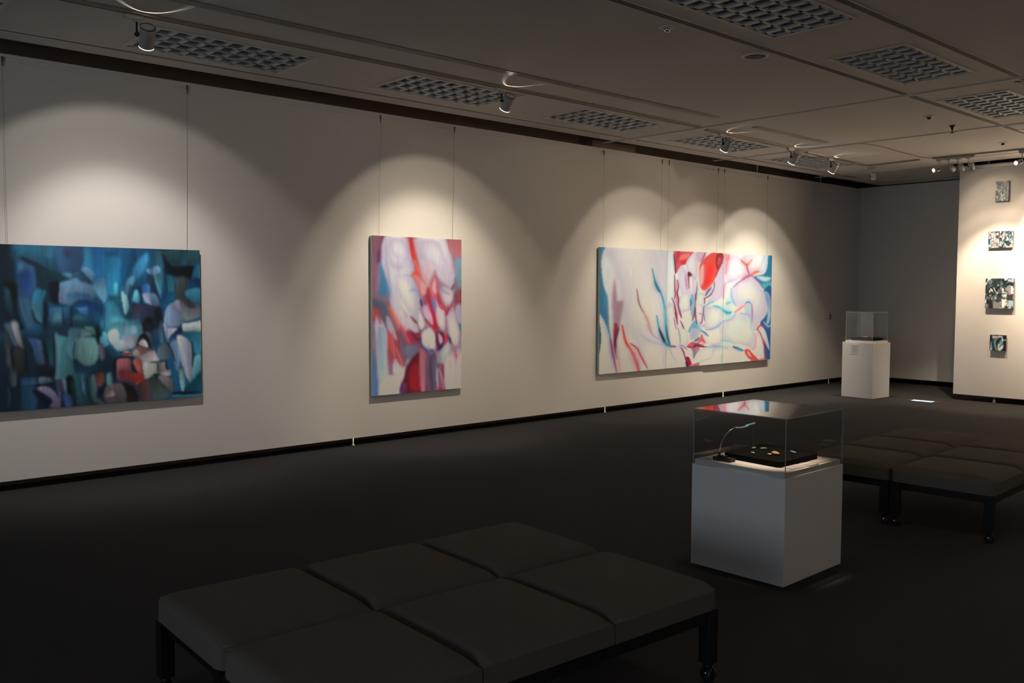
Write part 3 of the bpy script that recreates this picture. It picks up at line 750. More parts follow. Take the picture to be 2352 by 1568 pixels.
# --- the blue painting
p = Paint([(-13, 559.5), (457.8, 574.4), (463, 911.2), (-13, 944)], 240, 176, '1b5576')
p.grad = .24; p.dark = .16; p.k = .55; p.f = .3
p.run('''
v 0 550 7.84
p 0c1c28 90 .95 -100 80 200 90 180 300 250 420 260 760 260 1568 -100 1568
p 1f5a72 60 1 240 90 1000 110 1000 330 1050 580 860 500 600 380 350 290
p 3f7a92 50 .6 750 110 900 110 900 300 780 260
p 2b4a6c 40 1 1040 130 1480 130 1520 400 1430 580 1300 620 1060 580
p 352f48 50 .7 1150 150 1260 150 1240 300 1160 300
p 2f86ae 40 1 1480 130 1620 130 1660 500 1640 740 1440 570 1500 330
p 24508a 50 .6 1650 130 1882 140 1882 400 1750 480
q 14303c 18 1 330 280 600 380 900 540 1060 590 1280 700 1040 760 1050 1120 880 1120 790 1080 800 900 620 830 620 560 370 360
p 0d1224 25 1 850 780 1050 770 1020 1130 900 1100
q 2c4f78 30 1 290 400 380 380 600 480 610 850 530 1100 520 1350 560 1568 400 1568 300 1300 280 900
p 1d3d7c 60 .8 330 570 520 570 500 800 480 950 330 820
p 4b7896 40 .7 320 430 430 440 400 560 310 560
p 3c6480 40 .8 300 1050 480 1050 540 1400 560 1568 400 1568 310 1250
p 06100c 30 1 0 760 260 780 270 900 260 1200 320 1450 400 1568 280 1568 240 1300 120 880
p 1e4250 30 1 40 880 120 870 180 1100 170 1350 80 1200
p 6f8090 20 1 150 1430 260 1440 290 1568 150 1568
q 2c7890 16 1 620 860 690 880 795 930 750 1200 750 1480 690 1490 560 1380 530 1150 560 950
p 38a0a8 12 .7 750 920 795 930 770 1050 740 1000
p 5a7c84 30 .7 540 1150 640 1150 700 1470 600 1400
q 5e84a0 20 1 1055 760 1250 700 1360 650 1420 740 1600 760 1720 1000 1600 1080 1400 1060 1240 1170 1130 1150 1020 1100
p 707a9a 40 .6 1070 850 1160 850 1140 1080 1050 1060
p 34648e 30 .8 1200 960 1500 960 1700 1080 1500 1080 1350 1050 1180 1040
q 6590b0 20 1 1450 500 1560 480 1700 620 1610 740 1440 570
q 639ab4 25 1 1700 680 1882 680 1882 1070 1780 1060 1610 830
p 2a4f66 18 1 1300 600 1420 570 1600 740 1590 790 1400 700 1300 640
p 4f88a2 18 1 1070 600 1250 590 1270 660 1200 680
q 183f6e 30 1 1270 1160 1400 1070 1600 1080 1882 1230 1850 1350 1600 1250 1540 1450 1310 1200
q 3f78a8 25 1 1310 1200 1550 1190 1540 1380 1430 1330
p 1d5268 30 1 1240 1200 1420 1340 1540 1568 1240 1568
p 3a7888 35 .8 1290 1350 1500 1370 1650 1568 1280 1568
q 2f6488 14 1 800 1210 1230 1200 1240 1540 840 1540 790 1400
q 5490a4 25 1 980 1230 1085 1220 1090 1540 880 1540 930 1350
q 23506a 8 .8 1085 1220 1230 1200 1235 1450 1090 1450
p 0c1822 25 1 760 1100 830 1200 800 1568 740 1568
v 230 560 7.84
p 1d6090 80 .8 0 60 1100 90 1100 500 0 700
p 1d4f78 40 .8 50 80 250 80 260 230 80 200
p 2a86b4 50 1 20 280 350 250 370 650 340 950 80 950 60 600
p 165078 30 1 370 300 620 110 600 450 420 700 350 760
p 3a86b0 35 1 620 350 850 150 800 450 600 650 470 760
p 5c92b4 20 1 0 600 80 620 90 1000 0 1000
q 52c0d0 14 1 215 700 300 690 310 920 230 900
p 23606c 40 1 130 930 340 950 300 1050 160 1060
p 3a86a0 40 1 80 1000 250 1050 400 1300 700 1350 680 1568 0 1568 30 1250
p 62b2be 60 .8 200 1300 600 1450 680 1568 150 1568
p 123e4c 30 .8 420 1200 560 1250 560 1340 430 1340
p 92c4ca 12 1 355 860 430 860 490 1000 480 1180 430 1265 400 1220 370 1050
p 5a90b0 20 1 470 620 600 580 560 750 500 900 400 850
q 1f4a6c 18 1 540 740 700 760 740 1000 620 1080 540 1000 480 1000
p 5ab0cc 15 1 600 830 660 830 690 1020 620 1070 560 1000
q 35687e 25 1 950 110 1080 110 1140 480 1100 950 1030 880 950 600 930 450
p 6a9ab8 18 1 820 450 900 430 920 540 840 520;p 6a9ab8 18 1 930 420 1050 400 1060 520 940 600
p 44889c 15 1 940 600 1090 560 1100 950 1040 900
q 222f44 20 1 810 530 930 560 990 760 1050 950 1060 1100 920 1080 880 700 820 640
p 3a70b4 20 1 730 740 860 720 870 880 740 860
q a4b0cc 15 1 730 880 880 860 930 1110 780 1040
p 587894 20 1 880 880 990 900 1070 1110 920 1100
p 3c3c50 20 1 550 1060 700 1090 700 1300 550 1300
q 2c3448 18 1 730 1040 960 1110 1080 1150 1120 1568 740 1568 690 1400 700 1000
p 141c26 30 1 980 1150 1080 1160 1130 1568 1000 1400;p 141c26 20 1 780 1330 920 1330 920 1568 760 1568
p 17547a 20 1 1100 250 1180 500 1170 1040 1080 1000 1130 500
p 2c7088 25 1 1180 540 1330 500 1340 900 1200 1000
q 0c161c 30 1 1090 110 1130 110 1230 300 1280 400 1700 380 1620 640 1380 600 1160 520 1130 300
p 24484e 30 1 1130 110 1790 120 1700 350 1250 340 1150 220
p 1f5060 15 .7 1430 110 1570 110 1560 350 1450 350
p 3c4446 30 1 1380 600 1600 640 1500 950 1330 950
p 26657f 25 1 1700 420 1790 380 1800 600 1640 650
p 143a62 25 1 1620 650 1800 620 1800 800 1560 780
p 347a90 20 1 1540 830 1800 800 1800 1120 1620 1030 1540 930
p 105880 20 1 1180 880 1330 880 1200 1090 1100 1100
p 7a90ac 16 1 1400 1000 1300 1030 1180 1130 1130 1350 1180 1480 1380 1480 1500 1400 1500 1150
p 968fa4 30 1 1330 1040 1440 1020 1450 1200 1300 1150
p 6e7276 25 1 1420 1000 1540 1000 1800 1130 1790 1300 1600 1370 1500 1350
p 2c2e32 20 .7 1440 950 1560 960 1720 1130 1560 1120
q b4c2be 10 1 1450 1450 1810 1360 1810 1568 1480 1568
q b6bcd4 8 1 1180 1490 1380 1500 1270 1568 1180 1568
v 0 740 7.467
p 12222e 90 .95 -100 250 1792 420 1792 1500 -100 1568
p 1a3444 60 .8 760 0 1650 0 1700 420 760 420
p 8a8a8c 18 1 140 0 250 0 300 180 340 410 270 400 190 220
p 4c6474 18 1 20 0 130 0 170 200 240 410 180 350 60 130
p 3e4444 20 1 30 120 110 200 130 700 60 700 40 450
p 2a2a26 25 1 180 430 330 430 350 830 200 830
p 3c4a50 20 1 100 740 190 780 210 1050 110 1040
q 2e4c78 14 1 420 240 540 240 650 290 700 720 580 700 500 400
q 3c5870 14 1 560 270 650 290 700 700 600 700
p 1a4654 20 1 770 150 870 180 890 690 790 690
q 3c7074 14 1 880 180 1200 250 1240 620 1250 900 1150 935 1040 960 940 985 880 960 890 680
p 5a8290 20 .7 880 200 960 250 950 950 890 940
p 466e7a 20 1 1190 60 1560 180 1340 250 1250 620 1110 500 1110 280
q 4a7a70 15 1 1560 60 1620 200 1450 190 1400 50
q 64828a 12 1 1340 80 1560 190 1360 240
q 1c3c50 10 1 1340 245 1640 190 1640 290 1560 260
p 5c8480 25 1 1240 280 1630 270 1640 600 1540 720 1380 730 1250 600
p 0f3040 20 1 1220 620 1380 740 1560 740 1640 620 1660 760 1450 850 1240 850
p 0a1418 12 1 1620 0 1680 200 1650 350 1620 340
q 62b4c4 10 1 1670 230 1760 180 1830 380 1680 350
p 56545e 20 1 1650 370 1760 380 1750 600 1680 620
p 141a22 30 1 580 720 830 720 830 900 640 910
q 2a4c68 14 1 280 930 550 920 560 1050 280 1060
q 4e6070 12 1 600 920 780 920 860 1000 720 1040 580 1050
l 0a0e18 20 1 540 1065 700 1055 860 1025
p 1a3e52 30 1 260 1090 540 1110 520 1500 260 1500
p 0c1024 20 1 480 1150 600 1170 790 1360 740 1460 600 1300
p 6a6074 14 1 560 1110 720 1080 850 1150 970 1350 960 1450 770 1450 830 1330 700 1220
p 3a4c70 10 1 890 990 950 1000 1000 1300 950 1320
p 3c2e3a 12 1 940 990 1020 980 1040 1180 980 1200
p 5a7888 12 1 1010 960 1070 980 1100 1190 1060 1210 1020 1100
p 0a1412 18 1 1080 940 1180 930 1210 1420 1180 1420 1100 1250
p 1c4048 20 1 1200 900 1500 900 1520 1400 1240 1420
p 4a6c84 12 1 1330 900 1370 900 1390 1220 1350 1100
p 2c4468 18 1 1020 1220 1150 1230 1180 1440 1060 1440
p 486062 15 1 1520 900 1610 950 1600 1280 1520 1290
p 5e3a30 18 1 1580 860 1720 840 1750 1000 1640 1100 1600 1000
p 0c1226 15 1 1600 1200 1780 1100 1700 1240
p 344a44 20 1 1520 1300 1600 1280 1740 1390 1580 1395
v 230 740 7.84
p 5a9cac 25 1 180 0 680 0 700 200 500 300 180 200
p b4ccd4 18 1 110 160 250 100 300 200 340 300 600 250 750 150 600 420 450 480 280 500 160 380 100 280
p 8cbccc 30 .8 380 60 620 60 600 250 380 250
p a8a8b4 30 .7 340 250 600 200 600 400 350 400
p 56a4bc 12 1 0 160 80 180 80 400 0 400
q 1e2a34 14 1 740 0 900 0 920 200 900 330 830 180 760 160
p 5c6068 10 1 770 180 840 160 900 220 900 400 870 440 840 300
l 0c0c10 50 1 640 400 690 260 760 220 830 310 870 450
p c0b8b4 8 1 650 370 720 300 790 310 840 430 780 440
q 7c5854 14 1 570 450 650 400 830 450 960 480 900 620 700 640 540 560
p 9c9490 15 1 540 540 620 480 680 560 680 640 560 590
q b0a4a4 14 1 700 600 850 500 960 500 1050 680 850 700 720 700 640 630
p c08878 8 1 350 520 520 510 530 570 400 570;l 201818 8 1 330 520 440 560 540 550;p b07860 8 1 350 585 520 570 520 595 400 600
p 0c0c12 14 1 190 690 330 600 530 610 540 640 300 650 250 720 250 1000 210 900
p 8c5458 15 1 260 660 400 630 510 670 500 1000 420 1060 260 1010 250 800
p 6e2c34 30 .8 300 850 480 850 560 1000 420 1060 300 1000
p a85c50 10 1 560 680 650 620 720 700 740 850 700 950 620 880 570 780
q 802c28 18 1 440 960 620 880 760 900 780 1020 840 1030 720 1160 560 1140
p 2a1412 15 1 520 740 570 780 620 890 560 880
q 98988e 9 1 720 700 1000 700 1180 700 1160 850 1250 880 1240 960 950 930 880 1000 770 1020 740 850
q 7c7470 15 1 1010 720 1150 700 1150 880 1010 900
p a89c9c 9 1 1130 880 1250 850 1240 950 1100 940
p 0c1820 8 1 930 930 1050 930 1000 980;p 0c1820 8 1 1160 700 1185 700 1185 820 1160 830
p 56666e 15 1 1050 400 1200 360 1250 480 1240 630 1150 660 1050 660 1000 560
p 23445c 15 1 920 150 1040 130 1040 350 950 420
p 4a6070 20 1 1040 0 1110 0 1120 330 1050 330
p 8890b0 8 1 1110 0 1180 80 1220 350 1180 320
q b6b8cc 8 1 1180 90 1380 100 1240 250 1200 300
q 2e3450 8 1 1240 230 1400 110 1450 60 1460 220 1400 200 1240 300
p b6c4c2 8 1 1450 40 1500 10 1800 0 1810 160 1600 170 1480 130
p 2f7890 25 1 1470 200 1800 180 1800 550 1680 540 1620 350
p a4a8b8 12 1 1360 240 1460 230 1600 330 1660 520 1640 1050 1580 1050 1500 900 1420 600 1370 400
p 68829c 15 1 1220 400 1350 300 1430 600 1400 850 1340 850 1290 600
p 78a4a8 12 1 1400 850 1500 900 1500 1230 1440 1200
p 68a4a8 14 1 1680 640 1740 580 1800 580 1800 900 1680 1050 1640 900
p 0e4450 20 1 1640 1080 1800 900 1810 1250 1500 1230
p 0a1620 12 1 1200 1270 1500 1250 1820 1280 1400 1310
p 3c6e7c 8 1 1290 1310 1500 1310 1820 1290 1820 1350 1300 1380
p 3c4a44 20 1 840 1020 960 960 1100 1100 1280 1260 1100 1380 940 1400 860 1250
p 68605c 15 1 1010 960 1250 1000 1300 1200 1270 1260 1180 1180
p 4c3434 20 1 640 1130 830 1050 870 1400 690 1420
p 1c1614 30 1 350 1080 560 1150 640 1300 640 1420 420 1420
p 54484a 15 1 50 1150 340 1100 420 1420 50 1450
p 7a6c64 12 1 60 1230 180 1230 200 1310 60 1340
p 547c84 12 1 70 930 150 900 170 1120 70 1110
l 0a141c 10 .8 1170 340 1230 420 1290 560 1330 700;l 0a141c 12 .8 1640 340 1660 560 1650 800;l d0c8cc 9 .7 1420 330 1480 520 1530 760 1560 1000
l 0c1418 8 .8 880 720 1000 705 1180 690;l 2a1c1c 8 .8 520 600 540 700 600 850 650 900;l 140c10 8 .7 1000 720 1015 880
l b8b0a8 6 .6 760 700 980 690 1040 680;l 5c2824 12 .8 690 1000 600 1100 560 1180;l c47858 8 .7 600 1110 680 1040
v 230 560 7.84
l 0c1c2c 10 .7 700 760 715 900 730 1100;l 0c1c2c 12 .7 520 720 500 900 500 1080;l 103850 14 .6 340 700 320 900 330 1000
l 0e2430 14 .7 1130 420 1160 600 1190 860;l 7ab0c4 8 .6 960 470 990 640 1060 860;l 9cc8d8 7 .6 575 980 620 900 640 850
l 0c1420 10 .8 1450 1440 1440 1520 1400 1568;l 10303c 14 .6 1290 520 1330 700 1350 880
v 0 550 7.84
l 0a1a28 12 .7 1250 1170 1240 1300 1250 1568;l 0a1a28 14 .8 790 930 770 1150 765 1480;l 0c2030 10 .7 1090 1220 1095 1400 1100 1540
l 081018 16 .7 540 1250 590 1420 700 1500;l 5c88a0 8 .5 320 1000 350 1200 420 1450;l 0c2434 10 .7 1440 560 1520 660 1610 750
l 0c2030 10 .6 1860 1200 1840 1400 1850 1568;l 86a8bc 7 .5 1050 770 1040 950 1030 1110
v 0 740 7.467
l 060c12 14 .8 870 180 880 500 870 900;l 060c12 12 .8 700 280 740 500 770 700;l 7898a0 8 .5 900 240 960 420 940 700
l 0a1820 10 .7 1240 320 1210 520 1230 700;l 060c10 10 .8 130 420 150 620 170 820;l 060c10 12 .8 380 430 390 700 380 860
l 40586c 8 .6 1260 920 1290 1150 1330 1360;l 060c10 8 .8 1200 950 1210 1180 1240 1400;l 060a10 8 .7 1440 920 1460 1200 1500 1360
l 0a0e16 8 .8 980 1240 1000 1330 1010 1440;l 2c5068 14 .6 60 1090 80 1250 60 1440;l 0a141c 12 .7 250 900 260 1200 250 1480
''')
p.img = np.stack([blur(p.img[..., k], .7) for k in range(3)], -1); p.brush(1, .03)
canvas('wide deep blue and teal abstract painting with a small red patch', 1.80, 3.508, .676, 2.053, pigment(p.img, 'd6d0ca', 'a8a298'), side=mat('dark_canvas_side', (.02, .05, .06), .8))

# --- the tall red and white painting
p = Paint([(855.7, 541), (1061, 549.9), (1058, 891.6), (854.3, 909)], 150, 212, '987c88')
p.rim = 'a894a2'; p.ra = .6; p.grad = .06; p.k = .5
p.run('''
v 800 500 3.409
p 8a4c58 30 .8 470 150 560 150 640 420 760 700 780 900 680 900 600 700 520 430
p a87c80 40 .8 560 420 760 420 860 620 880 1000 560 1000 520 700
p 6c4450 40 .8 380 860 600 860 620 1080 460 1180 380 1060
p 7c5c6c 40 .8 190 600 330 640 420 880 420 1100 300 1300 190 1300
p 9c3038 24 .9 590 560 640 560 700 760 700 900 640 880 600 700
p 8c5a68 20 1 180 140 290 150 250 330 220 560 200 760 180 800
l 7a3048 24 .9 275 150 255 260 245 340
p 3f7a9c 16 1 250 360 290 350 300 500 310 600 240 600 250 480
p 505868 25 1 190 640 300 680 340 760 300 850 185 800
p d8d4d6 12 1 290 150 460 150 500 290 520 400 510 470 545 560 560 680 540 830 555 890 520 905 480 960 470 1000 430 900 380 830 340 720 320 600 290 450 260 330
p e8dcdc 25 .8 320 160 440 160 440 380 340 380
p b0b0ba 25 .5 370 450 400 650 420 720 360 700
l a8a8b8 14 .6 440 450 490 450 520 410
l 9aa4b8 12 .6 480 570 530 570 550 620
p 802030 8 1 480 770 510 780 540 830 500 810
p e8e0de 12 1 530 155 750 150 790 240 830 360 835 450 810 550 760 520 700 470 680 400 620 540 590 530 560 420 530 280 510 200
l c02828 26 1 490 150 500 240 520 330;l d84030 16 1 510 250 535 350 555 450 600 520
l e06a58 14 .8 520 330 545 400 570 470
p e0b0b0 30 .5 600 350 680 350 660 480 600 480
p e0706c 14 1 500 430 560 470 610 560 600 600 560 610 540 520
p e8a0a0 12 1 545 470 590 500 610 560 580 610
p d85860 12 1 640 540 690 450 710 560 700 640 660 650
p f0a8a0 8 1 650 560 680 470 690 600
p c06c70 18 1 770 150 890 165 870 330 820 290
p 7e9aa8 14 1 840 330 890 330 890 500 850 520
p d8ccd0 12 1 720 540 810 560 820 640 780 690 740 660
l c03040 14 1 700 600 730 680 770 740
p e8d0cc 8 1 670 640 720 680 755 740 755 860 735 880 690 820 670 720
p 6a78a8 10 .8 650 620 690 660 680 760 650 720
p d8b8cc 8 1 580 700 640 680 660 780 650 850 600 790
l c01838 18 1 630 640 650 720 675 800 670 870
l a83848 10 1 600 790 640 840 680 900
p e0d4d8 8 1 550 720 600 830 570 880 545 830
l b89098 8 .7 600 830 650 880 675 950
p e6e0e2 9 1 570 900 640 860 680 940 675 1020 650 1070 600 1030 565 990
l 9898b0 10 .7 625 980 625 1040
l 303878 10 1 565 640 575 690
l 383868 12 .9 560 940 570 1000 620 1050 660 1070
p d4c4cc 8 1 780 730 820 700 850 800 870 900 850 1000 820 990 790 930 770 800
p 58243c 10 1 690 890 740 900 760 960 740 1000 700 1030 680 960
p e0a0b0 6 1 700 900 730 930 735 975 710 985
p c03048 6 1 740 980 770 900 780 950
l 28284c 12 1 690 1035 720 1020 735 1000
p b0b0a8 12 1 720 1040 790 970 790 1060 740 1160 715 1130
l 202040 8 1 785 930 800 985
p 8a3040 14 1 480 880 550 900 560 960 480 1000 420 960 440 900
l e08878 18 1 330 700 380 800 440 920
l c04050 34 .9 400 870 450 950 480 980
p 6a6c7c 16 1 430 1010 530 1000 520 1090 470 1110
p 8c8490 8 1 450 1110 490 1110 490 1150 460 1170 440 1150
p 944048 16 1 300 920 400 900 400 1050 420 1140 320 1130
l d04838 18 1 320 900 330 970 335 1040
p b4b0b4 12 1 210 780 260 800 300 900 300 1100 310 1250 260 1380 190 1380 190 1100
p 9ab0b4 16 1 230 880 290 900 290 1150 280 1280 230 1240
p 48688c 14 1 185 1040 210 1100 230 1390 185 1395
p b0a0a4 8 1 300 760 350 850 380 960 340 920 300 850
l c84838 14 1 195 700 205 800;l c84838 12 .8 220 720 240 780;l 3a6878 12 .8 400 880 430 980 435 1030
p d0bcc0 8 1 360 1100 400 1150 450 1180 430 1270 380 1270 340 1200
l c86050 10 .9 370 1020 400 1100 420 1170
p c4bcc4 9 1 260 1290 330 1230 420 1280 405 1385 250 1395
p 5c1420 12 1 460 1150 560 1050 620 1200 640 1345 405 1380 430 1250
p 8a1c24 16 1 480 1180 540 1140 560 1330 480 1340
p 5a3050 12 1 410 1300 450 1300 440 1380 405 1380
p b06068 12 1 555 1060 600 1060 600 1345 560 1350
p 604858 14 1 610 1060 680 1060 680 1350 600 1350
p 8c3038 12 1 690 1160 745 1160 750 1350 695 1350
l 506880 16 .8 670 1120 690 1220 690 1320
p d0bcc4 8 1 760 1080 830 1070 840 1340 765 1345 745 1250
p c0a8b0 12 1 840 1060 885 1060 882 1340 835 1340
l c05850 10 1 835 1040 845 1100
p 884850 16 1 830 590 890 560 890 680 840 720
l c03048 12 .8 860 600 880 650
p a8a0b0 12 1 840 690 890 690 890 840 850 800
p 2c7c8c 10 .8 860 830 890 840 890 910
l b04858 8 1 770 740 800 700 820 650
l 6a4450 10 .8 810 560 830 520
l 9890a0 22 .4 300 180 300 320 320 500 340 640;l a89cac 16 .4 400 180 390 420 410 620;l c8a0a4 20 .35 620 180 610 320 620 440
l a8a8b4 12 .5 570 160 560 280 580 400;l b08890 12 .6 800 220 820 330 830 430;l 907c8c 14 .5 700 480 730 560 790 600
l b8a8b0 12 .6 420 700 460 780 530 850;l 8c7484 9 .7 480 780 520 850 545 890;l d05c50 12 .7 300 690 350 780 390 860
l a03c48 14 .7 230 700 240 780 250 830;l 7c8c98 16 .5 240 850 250 1000 260 1200;l 6c5c70 14 .6 200 860 205 1000 215 1180
l c87070 12 .6 340 880 350 1000 360 1090;l 5c2030 14 .7 500 900 520 940 560 960;l a86870 16 .5 560 1020 570 1180 580 1330
l 403048 10 .7 640 1080 640 1200 650 1340;l 708090 10 .6 720 1080 715 1180 720 1330;l b890a0 14 .5 790 1120 800 1240 800 1330
l a88894 10 .7 700 1180 730 1260 740 1340;l 9c90a0 10 .6 870 920 868 1000 860 1080;l 5c7888 12 .6 840 480 850 560 860 600
l e8b0b0 10 .6 610 700 640 760 660 830;l b06078 8 .7 600 620 620 680 640 740;l 7070a0 8 .6 600 1010 640 1060 670 1050
l e87860 8 .6 560 500 590 560 610 590;l c02838 8 .8 700 640 715 690 745 720;l e0c8c8 10 .5 690 1180 690 1260 700 1330
p ece8e8 12 .8 330 170 430 170 470 300 500 400 470 440 430 330 350 300
p e8e4e8 14 .8 360 420 470 480 520 580 540 700 520 800 450 700 400 600
p ece4e4 12 .8 560 180 700 180 750 280 790 400 780 500 720 440 640 340 560 330
p e4dce0 8 .9 430 720 500 800 545 880 520 900 470 850 430 790
l b4a4b4 12 .7 470 200 480 330 515 420;l 8098b0 10 .6 480 570 530 565 555 630;l c85060 12 .8 400 840 440 900 470 970
l 4c80a0 16 .8 290 480 310 560 320 620;l 28405c 8 .7 240 250 238 300 236 350
l d84c3c 10 .8 495 460 520 430 540 440;l e09080 10 .7 600 440 610 480 640 540;l b02838 10 .8 760 760 775 740 780 700
''')
p.img = np.stack([blur(p.img[..., k], .6) for k in range(3)], -1); p.brush(2, .012)
canvas('tall upright painting of pale folds with red, hung alone in the middle', 5.42, 6.656, .531, 2.274, pigment(p.img, 'e2d6c0', '98907f'))

